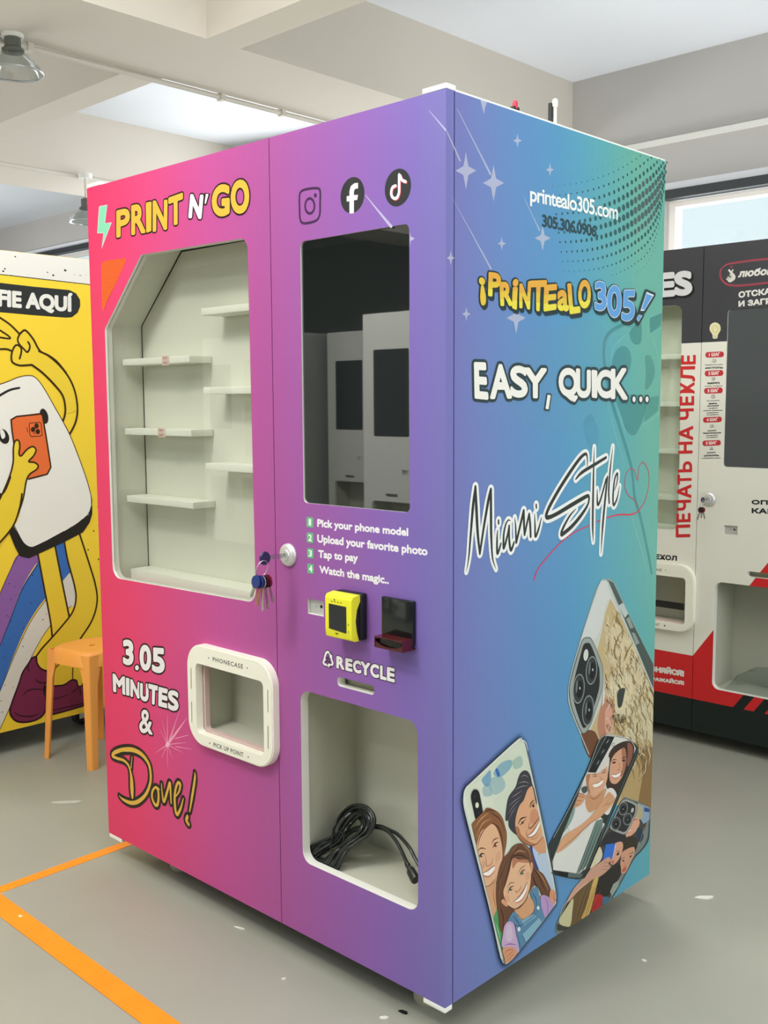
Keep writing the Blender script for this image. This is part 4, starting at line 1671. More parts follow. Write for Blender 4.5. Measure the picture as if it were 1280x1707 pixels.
def star4(a, cx, cy, hw, hh, col=SW):
    k = 0.24
    a.fill([(cx, cy - hh), (cx + hw * k, cy - hh * k), (cx + hw, cy), (cx + hw * k, cy + hh * k), (cx, cy + hh), (cx - hw * k, cy + hh * k), (cx - hw, cy), (cx - hw * k, cy - hh * k)], col)


for q, ln, w in (((776.3, 284.5, 17.3, 31), [(744.5, 219), (766.5, 268)], [2.4, 4]), ((822.4, 305, 17.8, 30), [(761.5, 181), (789, 235), (817, 290)], [1.4, 2.6, 5]), ((862.3, 234.5, 7.5, 12), None, 0), ((916.4, 283, 6.8, 11.5), None, 0),
                 ((904.2, 397, 13.3, 21), [(872, 327), (899, 384)], [0.8, 3]), ((836, 406, 7.3, 11.5), None, 0), ((751, 430, 6.6, 13), None, 0), ((777, 523.5, 7.3, 12), None, 0), ((860, 530, 16, 27), [(753, 329), (786, 389), (818, 448)], [0.6, 2, 4])):
    a = Art('side')
    star4(a, *q)
    if ln:
        a.line(ln, w, SW, smooth=False)
    a.build('printed_star', SP, vm)
a = Art('side')
a.fill([(799.5, 163.6), (812.3, 168.2), (808, 180), (806.6, 191)], SW)
a.build('printed_star', SP, vm)

# halftone dots
a = Art('side').f(920, 250, 6.4)
row0 = [(1213, 235), (1197, 270), (1187, 300), (1165, 350), (1145, 385), (1125, 418), (1100, 455), (1070, 490), (1040, 525), (1005, 555), (968, 586), (930, 615), (890, 645), (850, 672), (806, 698), (764, 722), (718, 745), (672, 768), (622, 787), (572, 804), (522, 820), (470, 834), (415, 846), (360, 856), (304, 864), (247, 870), (190, 875), (132, 879), (72, 882)]
a.setclip([(1232, 128), (1192, 1344), (0, 1344), (0, 200), (700, -60)])
a.layer += 1
for k in range(-6, 7):
    for j, (x, y) in enumerate(row0):
        jj = j - 9
        dy = 116 if k > 0 else 112
        xx = x + k * (-4 + 0.9 * max(0, jj))
        yy = y + k * (dy - 0.7 * max(0, jj))
        if jj < 0:
            xx += k * 1.5 * jj * 0.6
            yy += k * 1.2 * jj
        q = math.exp(-(k / 3.0) ** 2) * math.exp(-((jj + (0.9 * k if k < 0 else 0.3 * k)) / (7.5 if jj < 0 else 13)) ** 2)
        ry = 38 * math.sqrt(q)
        if abs(k) >= 6 and j % 1 == 0 and q < 0.006:
            continue
        if ry < 4.5:
            continue
        c = a.uv((xx, yy))
        r = ry * 1.06 * a.scale_at((xx, yy))
        n = 14
        a.emit([[c + Vector((r * math.cos(2 * math.pi * t / n), r * math.sin(2 * math.pi * t / n))) for t in range(n)]], '2f5d5e' if jj > 3 or q < 0.5 else '4c6263', False)
a.setclip(None)
a.build('printed_halftone', SP, vm)

a = Art('side', base=0.0006).f(740, 130, 3.368)
a.text('printealo305.com', (482, 606), (975, 712), (975, 797), (482, 692), 'eef2f2', bold=5, cap=True, spacing=0.9)
a.build('printed_website', SP, vm)
a = Art('side', base=0.0006).f(740, 130, 3.368)
a.text('305.306.0906.', (550, 765), (864, 830), (864, 895), (550, 835), '2c4850', bold=6, cap=True, spacing=0.92)
a.build('printed_phone_number', SP, vm)

# ghosted phone behind the lettering
a = Art('side', base=0.0001).f(990, 520, 3.883)
G1, G2, G3 = ('3f8f94', 0.30), ('cfeee2', 0.20), ('2f7f86', 0.22)
a.fill([(360, 40), (440, 5), (432, 90), (362, 140)], ('3b8a90', 0.35))
a.line([(280, 40), (170, 90), (90, 150), (62, 240), (70, 360), (110, 560), (170, 760), (240, 1000), (262, 1190), (300, 1330), (350, 1560), (372, 1690)], [10, 26, 36, 36, 34, 34, 34, 32, 30, 30, 28, 26], G1)
a.line([(150, 110), (75, 190), (50, 300), (80, 560), (140, 800), (190, 960)], 7, G2)
a.line([(205, 150), (135, 220), (110, 320), (150, 600), (200, 760), (262, 795), (300, 740), (420, 640), (428, 380), (390, 200), (365, 140)], 7, G2)
a.ell(178, 330, 62, 110, G3, 0.15)
a.fill([(150, 560), (300, 540), (330, 640), (272, 790), (215, 780), (180, 680)], G1, True)
a.fill([(235, 120), (300, 60), (305, 190), (265, 210), (235, 170)], G1, True)
a.fill([(330, 290), (370, 290), (395, 380), (370, 470), (330, 500), (335, 400)], G3, True)
a.line([(350, 280), (385, 330), (395, 390), (375, 460), (345, 490)], 4, G2)
a.fill([(330, 560), (420, 540), (415, 640), (322, 715)], G3)
a.line([(245, 1330), (345, 1680)], 10, G2)
a.f(740, 430, 3.1026)
a.fill([(640, 340), (830, 360), (850, 760), (560, 900), (250, 700), (450, 420)], ('8fc2cc', 0.08), True)
a.fill([(720, 850), (760, 810), (800, 900), (780, 1000), (735, 950)], ('3c7fae', 0.09), True)
a.build('printed_ghost_phone', SP, vm)

# comic title
a = Art('side', base=0.0006).f(740, 430, 3.1026)
OC = '24393c'
sh = (9, 16, OC, 7)
yl_ = [('¡', (176, 98), (208, 104), (217, 242), (186, 250)), ('P', (227, 72), (293, 80), (288, 205), (224, 198)), ('R', (283, 126), (346, 118), (352, 248), (288, 250)), ('i', (352, 112), (382, 106), (374, 268), (346, 262)),
       ('N', (386, 134), (447, 118), (441, 266), (385, 262)), ('T', (440, 118), (528, 114), (512, 280), (452, 272)), ('E', (514, 140), (582, 134), (577, 268), (510, 278)), ('a', (582, 168), (637, 162), (642, 278), (582, 274)),
       ('L', (632, 132), (692, 128), (702, 284), (646, 292)), ('O', (690, 116), (754, 110), (757, 258), (690, 266))]
a.layer += 1
for ch, *q in yl_:
    a.text(ch, *q, OC, bold=17, outline=((9, OC),), shadow=sh)
for ch, *q in yl_:
    a.text(ch, *q, 'e2c040', bold=17)
# warmer upper halves of the letters
for ch, *q in yl_[1:]:
    TL, TR, BR, BL = q
    m1 = ((TL[0] * .62 + BL[0] * .38), (TL[1] * .62 + BL[1] * .38))
    m2 = ((TR[0] * .62 + BR[0] * .38), (TR[1] * .62 + BR[1] * .38))
    pad = 4
    a.setclip([(TL[0] - pad, TL[1] - pad), (TR[0] + pad, TR[1] - pad), (m2[0] + pad, m2[1]), (m1[0] - pad, m1[1])])
    a.text(ch, *q, 'e2a940', bold=17)
    m3 = ((TL[0] * .28 + BL[0] * .72), (TL[1] * .28 + BL[1] * .72))
    m4 = ((TR[0] * .28 + BR[0] * .72), (TR[1] * .28 + BR[1] * .72))
    a.setclip([(m3[0] - pad, m3[1]), (m4[0] + pad, m4[1]), (BR[0] + pad, BR[1] + pad), (BL[0] - pad, BL[1] + pad)])
    a.text(ch, *q, 'e8da48', bold=17)
    a.setclip(None)
bl_ = [('3', (774, 124), (832, 118), (838, 274), (774, 272)), ('0', (838, 146), (912, 140), (912, 310), (838, 306)), ('5', (918, 168), (986, 166), (978, 326), (912, 326))]
for ch, *q in bl_:
    a.text(ch, *q, OC, bold=15, outline=((8, OC),), shadow=sh)
for ch, *q in bl_:
    a.text(ch, *q, '5f9fdc', bold=15, outline=((3.4, 'dfeaf2'),))
    a.text(ch, *q, '5f9fdc', bold=10)
for pts in ([(1040, 172), (1084, 190), (1030, 280), (1006, 278)], [(1000, 290), (1024, 296), (1000, 340), (986, 318)]):
    a.line(pts, 22, OC, closed=True, smooth=False)
    a.fill(pts, OC)
for pts in ([(1042, 176), (1080, 192), (1029, 274), (1010, 274)], [(1001, 294), (1020, 299), (1001, 330), (990, 316)]):
    a.fill(pts, 'dfeaf2')
    cx = sum(p[0] for p in pts) / 4
    cy = sum(p[1] for p in pts) / 4
    a.fill([(cx + (x - cx) * .8, cy + (y - cy) * .84) for x, y in pts], '5f9fdc')
a.build('printed_title', SP, vm)

a = Art('side', base=0.0006).f(740, 430, 3.1026)
WW = 'efede6'
specs = [('E', (152, 538), (216, 540), (228, 734), (156, 728)), ('A', (238, 543), (342, 555), (349, 728), (236, 730)), ('S', (340, 553), (427, 560), (432, 724), (340, 722)), ('Y', (410, 566), (528, 570), (520, 728), (420, 724)),
         ('Q', (590, 564), (692, 572), (692, 746), (590, 740)), ('U', (680, 570), (757, 580), (757, 728), (680, 722)), ('I', (760, 578), (790, 582), (790, 726), (762, 722)), ('C', (785, 575), (868, 580), (868, 728), (786, 724)), ('K', (860, 574), (950, 568), (946, 734), (860, 730))]
for ch, *q in specs:
    a.text(ch, *q, '2d4145', bold=19, outline=((16, '2d4145'),))
for ch, *q in specs:
    a.text(ch, *q, WW, bold=19)
a.line([(531, 703), (552, 707), (541, 788), (518, 784)], 9, '2d4145', closed=True, smooth=False)
a.fill([(533, 707), (549, 710), (538, 783), (522, 780)], WW)
for x in (980, 1015, 1047):
    a.ell(x, 731, 14, 24, '2d4145')
    a.ell(x, 731, 8, 15, WW)
a.build('printed_slogan', SP, vm)

# brush script
a = Art('side', base=0.0006)
BKS, WHS = '2b3330', 'eef0ee'


def T(fr, strokes):
    x0, y0, sc = fr
    out = []
    for pts, w in strokes:
        out.append(([(x0 + x / sc, y0 + y / sc) for x, y in pts], [q / sc for q in w]))
    return out


mi_ = T((770, 790, 9.143), [
    ([(62, 1490), (100, 1260), (130, 900), (165, 480), (200, 195)], [6, 34, 50, 62, 44]),
    ([(200, 195), (215, 520), (235, 900), (268, 1215)], [50, 66, 60, 44]),
    ([(268, 1215), (330, 800), (395, 420), (436, 235)], [44, 52, 62, 54]),
    ([(436, 235), (438, 600), (442, 950), (462, 1280), (515, 1450)], [54, 60, 56, 34, 5]),
    ([(538, 860), (530, 1000), (536, 1210), (590, 1060)], [18, 42, 54, 34]),
    ([(552, 710), (554, 755)], [40, 40]),
    ([(735, 715), (700, 705), (660, 780), (632, 930), (632, 1130), (690, 930), (715, 790)], [10, 24, 36, 44, 52, 44, 40]),
    ([(715, 790), (715, 1000), (742, 1160), (790, 1040)], [40, 48, 56, 36]),
    ([(800, 665), (812, 800), (822, 1045)], [10, 36, 48]),
    ([(822, 1045), (880, 800), (936, 560)], [48, 52, 52]),
    ([(936, 560), (940, 750), (950, 925)], [52, 54, 46]),
    ([(950, 925), (985, 760), (1020, 610)], [44, 46, 44]),
    ([(1020, 610), (1035, 780), (1042, 955)], [44, 52, 48]),
    ([(1102, 610), (1108, 780), (1115, 950), (1160, 850), (1205, 670)], [14, 40, 50, 46, 20]),
    ([(1126, 470), (1130, 515)], [38, 38])])
sty = T((880, 730, 5.818), [
    ([(572, 275), (572, 190), (555, 155), (500, 200), (400, 340), (280, 530), (190, 700), (180, 770), (260, 745), (420, 650), (540, 580), (585, 565), (580, 640), (520, 740), (430, 850), (350, 920), (322, 935), (335, 880), (400, 760), (465, 685)], [10, 22, 30, 38, 42, 42, 42, 44, 40, 44, 42, 34, 28, 40, 42, 42, 42, 34, 24, 5]),
    ([(640, 90), (634, 300), (628, 600), (625, 850), (630, 1005)], [5, 26, 34, 34, 5]),
    ([(460, 400), (520, 335), (640, 260), (755, 190)], [16, 36, 36, 30]),
    ([(668, 500), (672, 640), (700, 600), (755, 400)], [10, 34, 28, 26]),
    ([(768, 380), (745, 600), (722, 850), (705, 1120)], [30, 34, 34, 5]),
    ([(820, 85), (795, 300), (780, 500), (785, 630)], [5, 26, 30, 26]),
    ([(835, 510), (860, 430), (865, 345), (838, 400), (822, 560), (828, 650), (860, 590), (885, 470)], [8, 20, 26, 26, 30, 30, 24, 8])])
a.f(880, 730, 5.818)
a.line([(58, 1375), (90, 1280), (180, 1160), (310, 1020), (440, 920), (590, 850)], [16, 14, 14, 12, 12, 10], 'd93a55')
a.line([(660, 815), (760, 775), (880, 745), (1010, 740), (1080, 695), (1140, 590), (1172, 440), (1165, 320), (1115, 235), (1075, 290), (1060, 410), (1030, 320), (990, 298), (945, 370), (940, 480), (975, 560), (1030, 600), (1058, 660)], [10, 12, 16, 16, 12, 9, 8, 8, 8, 8, 8, 8, 8, 9, 9, 8, 7, 7], 'd93a55')
a.f(0, 0, 1)
a.brush(mi_ + sty, BKS, WHS, 11)
a.build('printed_script', SP, vm)
# ---- printed phone cases at the foot of the teal side
PANEL = [Vector((0.0272, 0.0757)), Vector((0.8555, 0.0757)), Vector((0.8555, 1.954)), Vector((0.0272, 1.954))]
SK, SKD, SKR, LINE = 'dcae8a', 'b98560', 'c98a72', '3a2620'


def tufts(a, pts, w, col, L, ang, seed=1, spread=0.5):
    """short brush hairs scattered at the given points"""
    rnd_ = random.Random(seed)
    a.layer += 1
    for x, y in pts:
        t = ang + rnd_.uniform(-spread, spread)
        l = L * rnd_.uniform(0.6, 1.3)
        a.line([(x, y), (x + l * 0.5 * math.cos(t) + rnd_.uniform(-3, 3), y + l * 0.5 * math.sin(t)), (x + l * math.cos(t + .25), y + l * math.sin(t + .25))], [w, w * .8, w * .2], col, smooth=False, new=False)


# 1. dog phone (upper right)
a = Art('side', base=0.0004).f(930, 950, 5.506)
a.clip = PANEL
edge = [(415, 82), (470, 78), (515, 110), (600, 300), (880, 880), (880, 2160), (420, 2160), (290, 1720), (140, 1370), (90, 1200), (105, 1000), (200, 640), (350, 160)]
a.fill(edge, '8fa39c')
a.fill([(420, 98), (452, 108), (540, 320), (880, 1130), (880, 2160), (420, 2160), (300, 1720), (150, 1370), (100, 1200), (116, 1000), (212, 640), (362, 165)], 'c9cbc4')
a.fill([(362, 165), (420, 100), (448, 112), (480, 260), (440, 300), (380, 560), (300, 660), (200, 680)], 'cfd2d0', True)
fur = [(478, 262), (430, 400), (385, 640), (350, 760), (420, 960), (430, 1130), (370, 1300), (300, 1460), (240, 1560), (300, 1720), (420, 2160), (880, 2160), (880, 1130), (600, 480)]
a.fill(fur, 'c3ae83')
a.fill([(490, 520), (600, 540), (720, 760), (800, 1000), (880, 1180), (880, 1420), (700, 1300), (560, 1000), (500, 800)], 'd3c39c', True)
a.fill([(480, 1000), (600, 930), (680, 1060), (650, 1280), (560, 1360), (490, 1280)], 'd8cba6', True)
a.fill([(640, 1300), (760, 1200), (880, 1300), (880, 1700), (700, 1700), (620, 1560)], 'cbbf9a', True)
a.fill([(400, 1230), (470, 1160), (520, 1300), (480, 1500), (400, 1560), (360, 1440)], 'b9826a', True)
a.fill([(430, 1300), (480, 1250), (520, 1330), (500, 1480), (440, 1500)], 'd79f8c', True)
a.fill([(210, 1500), (330, 1480), (380, 1620), (330, 1720), (270, 1700)], '6e4630', True)
a.fill([(540, 1180), (545, 1110), (610, 1085), (600, 1170), (580, 1250), (550, 1260)], '3a3f3c', True)
a.fill([(500, 1330), (620, 1330), (600, 1400), (520, 1400)], '6a5a3e', True)
a.fill([(640, 1640), (760, 1560), (880, 1640), (880, 2160), (600, 2160), (600, 1800)], 'b39a6a', True)
a.fill([(760, 1650), (830, 1620), (880, 1700), (880, 2160), (740, 2160), (770, 1900)], '8a6c42', True)
rn = random.Random(3)


def furpts(n_, x0, x1, y0, y1):
    P_ = []
    while len(P_) < n_:
        x, y = rn.uniform(x0, x1), rn.uniform(y0, y1)
        if x > 470 + (y - 340) * 0.02 - 50 and x < 540 + (y - 340) * 0.42 and not (100 < x < 425 and 600 < y < 1500) and not (520 < x < 620 and 1060 < y < 1270):
            P_.append((x, y))
    return P_


for k, (c_, al, n_, w, L) in enumerate((('8a7245', .5, 46, 26, 150), ('efe4c4', .5, 50, 24, 140), ('6e5833', .5, 30, 18, 120), ('b79a63', .6, 50, 16, 120), ('f4ebd0', .6, 46, 14, 110))):
    tufts(a, furpts(n_, 400, 860, 360, 1780), w, (c_, al), L, 1.25, 20 + k, .45)
a.fill([(540, 1180), (545, 1110), (610, 1085), (600, 1170), (580, 1250), (550, 1260)], '3a3f3c', True)
rn = random.Random(3)
for col, w, n_, bx_, an in (('8d7748', 7, 70, (400, 860, 340, 1700), 1.2), ('efe3c2', 6, 80, (400, 860, 340, 1700), 1.3), ('5f4c2c', 6, 36, (430, 860, 700, 1700), 1.25), ('f6efd8', 5, 34, (470, 680, 900, 1330), 1.6)):
    P_ = []
    while len(P_) < n_:
        x, y = rn.uniform(bx_[0], bx_[1]), rn.uniform(bx_[2], bx_[3])
        if x > 470 + (y - 340) * 0.02 - 60 and x < 560 + (y - 340) * 0.42 and not (100 < x < 420 and 600 < y < 1500) and not (530 < x < 620 and 1080 < y < 1260):
            P_.append((x, y))
    tufts(a, P_, w, col, 70, an, n_)
a.line([(500, 780), (540, 640), (600, 540)], [4, 12, 3], '7d683d')
a.line([(600, 840), (640, 740), (690, 660)], [4, 13, 3], '6a5530')
a.line([(452, 108), (540, 320), (700, 690), (880, 1130)], 9, 'dfe6e2')
a.fill([(452, 90), (506, 118), (600, 322), (872, 868), (872, 1080), (560, 330), (470, 120)], ('4d5a55', 0.75))
a.fill([(545, 330), (595, 300), (640, 400), (610, 440)], 'b9c4bf')
a.fill([(620, 450), (650, 430), (690, 530), (660, 540)], '8d9a94')
a.fill([(670, 570), (700, 580), (745, 670), (710, 690)], '8d9a94')
a.line([(415, 88), (365, 160), (205, 640), (106, 1000), (94, 1200), (144, 1360), (280, 1690)], 10, 'c5cbc8')
isl = [(262, 622), (310, 648), (396, 856), (408, 960), (402, 1090), (340, 1290), (290, 1430), (245, 1492), (205, 1475), (125, 1270), (104, 1150), (112, 1020), (205, 690), (230, 635)]
a.fill(isl, '9aa39f', True)
a.line(isl, 9, '5d6663', closed=True)
cen = (255, 1055)
a.fill([(cen[0] + (x - cen[0]) * .80, cen[1] + (y - cen[1]) * .89) for x, y in isl], '22282a', True)
for cx, cy, rx, ry in ((303, 922, 52, 132), (185, 1090, 54, 138), (270, 1290, 54, 142)):
    a.ell(cx, cy, rx, ry, '8b9492', 0.08)
    a.ell(cx, cy, rx - 7, ry - 12, '34393d', 0.08)
    a.ell(cx + 8, cy + 4, rx * .55, ry * .6, '14181a', 0.08)
    a.ell(cx - 18, cy - 20, 8, 60, '6d7478', 0.08)
    a.ell(cx + 10, cy - 6, 6, 13, 'b9c0c2')
a.ell(250, 780, 22, 54, 'cfd4ce', 0.1)
a.fill([(405, 1110), (425, 1100), (418, 1220), (398, 1250)], 'd8d9d0')
a.build('printed_dog_case', SP, vm)

# 2. selfie phone (lower right)
a = Art('side', base=0.0012).f(920, 1320, 7.112)
a.clip = PANEL
a.fill([(850, 60), (1010, 110), (1170, 190), (1150, 560), (1060, 690), (960, 800), (690, 1290), (300, 1700), (40, 1680), (45, 1560), (150, 1330), (360, 1000), (560, 580)], '77807c')
a.fill([(860, 80), (1000, 120), (1100, 170), (1110, 400), (1000, 640), (880, 860), (670, 1280), (300, 1640), (80, 1620), (70, 1540), (170, 1330), (380, 1000), (580, 580)], '45423f')
a.fill([(1010, 130), (1150, 190), (1145, 330), (1080, 380), (1030, 300)], '8ba3bd')
a.fill([(1090, 180), (1150, 200), (1150, 240), (1085, 230)], '2e4a8a')
a.fill([(1000, 140), (1060, 190), (1070, 300), (1000, 330), (960, 280)], 'b3aa86', True)
a.fill([(960, 320), (1000, 300), (1035, 360), (1000, 450), (930, 520), (880, 545), (865, 490), (900, 400)], 'dba589', True)
a.line([(955, 330), (1000, 325)], [4, 9], '4a3022')
a.line([(890, 470), (930, 450)], [4, 10], 'f2e8df')
a.fill([(1000, 440), (1040, 430), (1080, 520), (1040, 600), (1000, 540)], '22384c', True)
a.fill([(600, 560), (690, 470), (850, 500), (870, 560), (800, 620), (720, 600), (570, 640)], '2a2830', True)
a.fill([(850, 560), (950, 520), (1010, 580), (990, 700), (960, 660), (860, 680), (820, 700)], '33291f', True)
a.fill([(730, 620), (820, 590), (835, 660), (800, 770), (740, 850), (690, 850), (700, 740)], 'd7a185', True)
a.ell(775, 735, 22, 12, '35251f', -0.9)
a.line([(755, 715), (775, 700), (800, 705)], [3, 8, 3], '35251f')
a.ell(715, 830, 13, 20, 'c65a55', 0.3)
a.fill([(810, 800), (830, 710), (960, 650), (968, 740), (930, 820), (880, 940), (820, 965), (800, 900)], 'd19a7d', True)
a.line([(815, 800), (850, 775)], [4, 9], '3b2418')
a.line([(905, 735), (955, 712)], [4, 9], '3b2418')
a.ell(840, 815, 14, 8, '2a1a14', -0.5)
a.ell(925, 762, 14, 8, '2a1a14', -0.5)
a.line([(850, 830), (850, 880), (835, 890)], [5, 7, 3], 'a8664c')
a.fill([(825, 925), (870, 880), (865, 925), (835, 950)], 'c0473f', True)
a.fill([(580, 1000), (700, 900), (790, 840), (810, 960), (760, 1060), (690, 1200), (560, 1260), (480, 1250), (520, 1100)], '26221f', True)
a.fill([(720, 1090), (790, 1040), (780, 1120), (700, 1230), (680, 1180)], '9aa396')
a.fill([(590, 1240), (660, 1240), (680, 1280), (590, 1370)], '3f6a86')
a.fill([(500, 1220), (590, 1225), (580, 1330), (560, 1370), (465, 1420), (480, 1320)], 'ad2328', True)
a.fill([(560, 650), (590, 740), (560, 820), (500, 870), (440, 900), (520, 720)], 'd8d0b2', True)
a.fill([(630, 620), (742, 610), (728, 690), (700, 800), (590, 812)], '2f6fd0')
a.fill([(728, 690), (742, 612), (748, 640), (706, 800)], 'cfd8e8')
arm = [(455, 905), (540, 850), (610, 800), (660, 770), (690, 800), (660, 850), (690, 880), (640, 940), (560, 1000), (420, 1080), (300, 1180), (200, 1290), (170, 1290), (260, 1130), (380, 1010)]
a.fill(arm, 'c99a84', True)
for q in ([(600, 840), (650, 835), (690, 850)], [(600, 880), (650, 880), (690, 885)], [(580, 915), (640, 920), (665, 915)]):
    a.line(q, [3, 6, 2], '8d5a48')
a.line([(420, 1060), (320, 1140), (210, 1250)], [4, 14, 5], 'e0bca6')
a.fill([(240, 1250), (330, 1160), (440, 1060), (500, 1030), (470, 1140), (400, 1350), (300, 1600), (210, 1600), (230, 1400)], '6a5334', True)
a.fill([(480, 1050), (540, 1010), (510, 1150), (440, 1430), (340, 1500), (400, 1340)], 'd0ac62', True)
for k in range(9):
    x = 250 + k * 22
    a.line([(x + 150, 1100 + k * 6), (x + 70, 1300), (x, 1580)], [3, 7, 3], ('3f2f1a' if k % 2 else '8f7445'))
a.line([(500, 1120), (450, 1300), (380, 1480)], [3, 7, 3], '8a6a30')
a.fill([(90, 1480), (160, 1370), (240, 1260), (230, 1420), (200, 1590), (90, 1570), (75, 1530)], 'c8c39a', True)
a.line([(70, 1540), (110, 1370), (170, 1290), (360, 1010)], [6, 8, 8, 6], 'd8cdb8')
a.fill([(50, 1560), (90, 1580), (200, 1600), (180, 1640), (60, 1640)], '3c4038')
a.line([(1150, 330), (1130, 560), (1050, 690), (960, 790), (820, 1050), (690, 1280)], [12, 26, 16, 12, 12, 10], '3c4644')
a.line([(1080, 420), (1010, 640), (880, 850), (700, 1200)], 5, 'aab3ae')
isl = [(855, 82), (900, 90), (985, 130), (1000, 175), (985, 260), (890, 460), (845, 500), (800, 492), (700, 450), (675, 415), (690, 370), (800, 130)]
a.fill(isl, '9c9f9d', True)
a.line(isl, 7, '55595a', closed=True)
cen = (838, 292)
a.fill([(cen[0] + (x - cen[0]) * .86, cen[1] + (y - cen[1]) * .86) for x, y in isl], '25282a', True)
for cx, cy, rx, ry in ((832, 195, 54, 80), (885, 320, 54, 74), (745, 372, 56, 80)):
    a.ell(cx, cy, rx, ry, '878d8d', 0.2)
    a.ell(cx, cy, rx - 7, ry - 8, '3a3f42', 0.2)
    a.ell(cx + 3, cy + 8, rx * .6, ry * .58, '171a1c', 0.2)
    a.ell(cx, cy + 6, 6, 7, '9ba3a6')
a.ell(940, 215, 16, 30, 'b6b9b4', 0.3)
a.build('printed_selfie_case', SP, vm)

# 3. mother and daughter phone (middle)
a = Art('side', base=0.0022).f(910, 1200, 6.094)
a.clip = PANEL
a.fill([(590, 148), (670, 152), (800, 178), (885, 225), (930, 285), (935, 330), (560, 1200), (420, 1540), (370, 1600), (320, 1618), (200, 1602), (40, 1560), (0, 1520), (-10, 1330), (60, 1190), (220, 890), (400, 520), (520, 215)], '2c3634')
a.setclip([(595, 156), (670, 160), (800, 186), (876, 232), (905, 290), (540, 1170), (395, 1510), (330, 1560), (60, 1520), (40, 1330), (70, 1200), (226, 895), (408, 525), (526, 222)])
a.fill([(595, 156), (670, 160), (800, 186), (876, 232), (905, 290), (540, 1170), (395, 1510), (330, 1560), (60, 1520), (40, 1330), (70, 1200), (226, 895), (408, 525), (526, 222)], 'd6d6d0')
a.fill([(640, 700), (700, 730), (760, 660), (720, 800), (690, 880), (600, 1060), (520, 1010), (560, 860)], '2b3230')
# daughter: hair, face
a.fill([(628, 420), (632, 340), (690, 262), (790, 215), (860, 225), (890, 300), (850, 450), (810, 560), (760, 660), (700, 740), (640, 700), (610, 690), (600, 620), (625, 520)], '3a2a24', True)
a.fill([(820, 232), (868, 262), (872, 340), (840, 470), (812, 440), (822, 340)], '8d5648', True)
a.fill([(650, 420), (690, 345), (760, 290), (795, 290), (808, 380), (800, 480), (765, 575), (715, 640), (668, 645), (640, 610), (636, 520)], 'd6a183', True)
a.fill([(760, 300), (795, 290), (808, 380), (800, 480), (770, 560), (745, 560), (770, 470)], ('b77a5f', 0.6), True)
a.line([(652, 418), (680, 402), (708, 402)], [4, 9, 4], '35231c')
a.line([(755, 392), (785, 378), (800, 378)], [4, 9, 4], '35231c')
a.ell(682, 432, 20, 9, '2a2320', -0.15)
a.ell(780, 410, 18, 9, '2a2320', -0.15)
a.line([(735, 430), (740, 490), (720, 505), (740, 508)], [4, 7, 6, 3], 'b06f58')
a.fill([(660, 555), (700, 556), (750, 530), (738, 565), (700, 585), (672, 578)], 'f4efe8', True)
a.line([(655, 552), (700, 552), (757, 525)], [3, 5, 3], '9c4a44')
a.line([(668, 582), (705, 592), (742, 566)], [3, 6, 3], 'b2655c')
# mother: hair, face, neck
a.fill([(540, 510), (580, 440), (632, 375), (628, 480), (605, 520)], 'd9d3cd', True)
a.fill([(402, 560), (480, 545), (560, 520), (610, 470), (618, 560), (600, 640), (560, 720), (490, 775), (430, 760), (404, 660)], 'd9a888', True)
a.fill([(402, 560), (440, 552), (425, 640), (440, 740), (415, 730), (400, 650)], ('b98263', 0.55), True)
a.line([(455, 556), (490, 548), (505, 560)], [3, 7, 3], '6b4632')
a.line([(550, 520), (580, 505), (600, 505)], [3, 7, 3], '6b4632')
a.line([(465, 575), (490, 568), (505, 572)], [4, 8, 4], '2f221c')
a.line([(556, 540), (580, 530), (598, 526)], [4, 8, 4], '2f221c')
a.line([(535, 570), (560, 610), (540, 625)], [4, 7, 4], 'a8694d')
a.fill([(466, 655), (520, 640), (568, 605), (558, 645), (520, 675), (484, 682)], 'f6f0e8', True)
a.line([(460, 650), (520, 634), (575, 600)], [3, 5, 3], '8f4a3e')
a.line([(478, 686), (525, 682), (562, 650)], [3, 6, 3], 'b56a5a')
a.line([(445, 640), (455, 690), (480, 715)], [3, 5, 2], 'b07a5c')
a.fill([(412, 745), (480, 775), (560, 715), (600, 700), (590, 820), (500, 900), (425, 935), (390, 860)], 'c9946f', True)
a.line([(430, 770), (480, 800), (560, 740)], [4, 12, 4], 'a06a4a')
# clothes and arms
a.fill([(405, 700), (388, 800), (392, 870), (428, 940), (560, 1000), (420, 1060), (330, 1180), (215, 1100), (245, 960), (330, 820)], 'dcd9d8', True)
a.fill([(600, 720), (660, 690), (705, 750), (690, 830), (620, 960), (560, 900)], 'e0ddd8', True)
a.fill([(215, 905), (285, 885), (245, 1030), (130, 1200), (60, 1360), (0, 1360), (60, 1190)], '7d9a94', True)
for k in range(5):
    a.line([(150 + k * 22, 1020 - k * 25), (190 + k * 16, 1040 - k * 25)], [2, 5], '57736e')
a.fill([(60, 1375), (200, 1290), (340, 1170), (440, 1050), (500, 1010), (420, 1250), (300, 1560), (60, 1520)], 'dadad4')
a.fill([(500, 1020), (570, 1000), (560, 1100), (400, 1480), (300, 1560), (400, 1300)], '6f8680')
for k in range(4):
    a.line([(490 + k * 24, 1040 + k * 18), (400 + k * 26, 1290 + k * 8), (300 + k * 26, 1550)], [6, 13, 9], '26302e')
a.fill([(102, 1300), (180, 1170), (330, 1070), (440, 975), (540, 850), (610, 745), (640, 735), (690, 800), (650, 870), (540, 985), (420, 1065), (300, 1190), (150, 1325), (100, 1340)], 'd5a27c', True)
a.line([(120, 1320), (280, 1190), (420, 1060), (540, 980)], [4, 14, 12, 4], 'b27b56')
for q in ([(590, 800), (625, 765), (640, 740)], [(600, 835), (645, 790), (665, 765)], [(600, 870), (650, 830), (682, 800)], [(560, 880), (600, 850), (640, 850)]):
    a.line(q, [3, 6, 3], '9a6544')
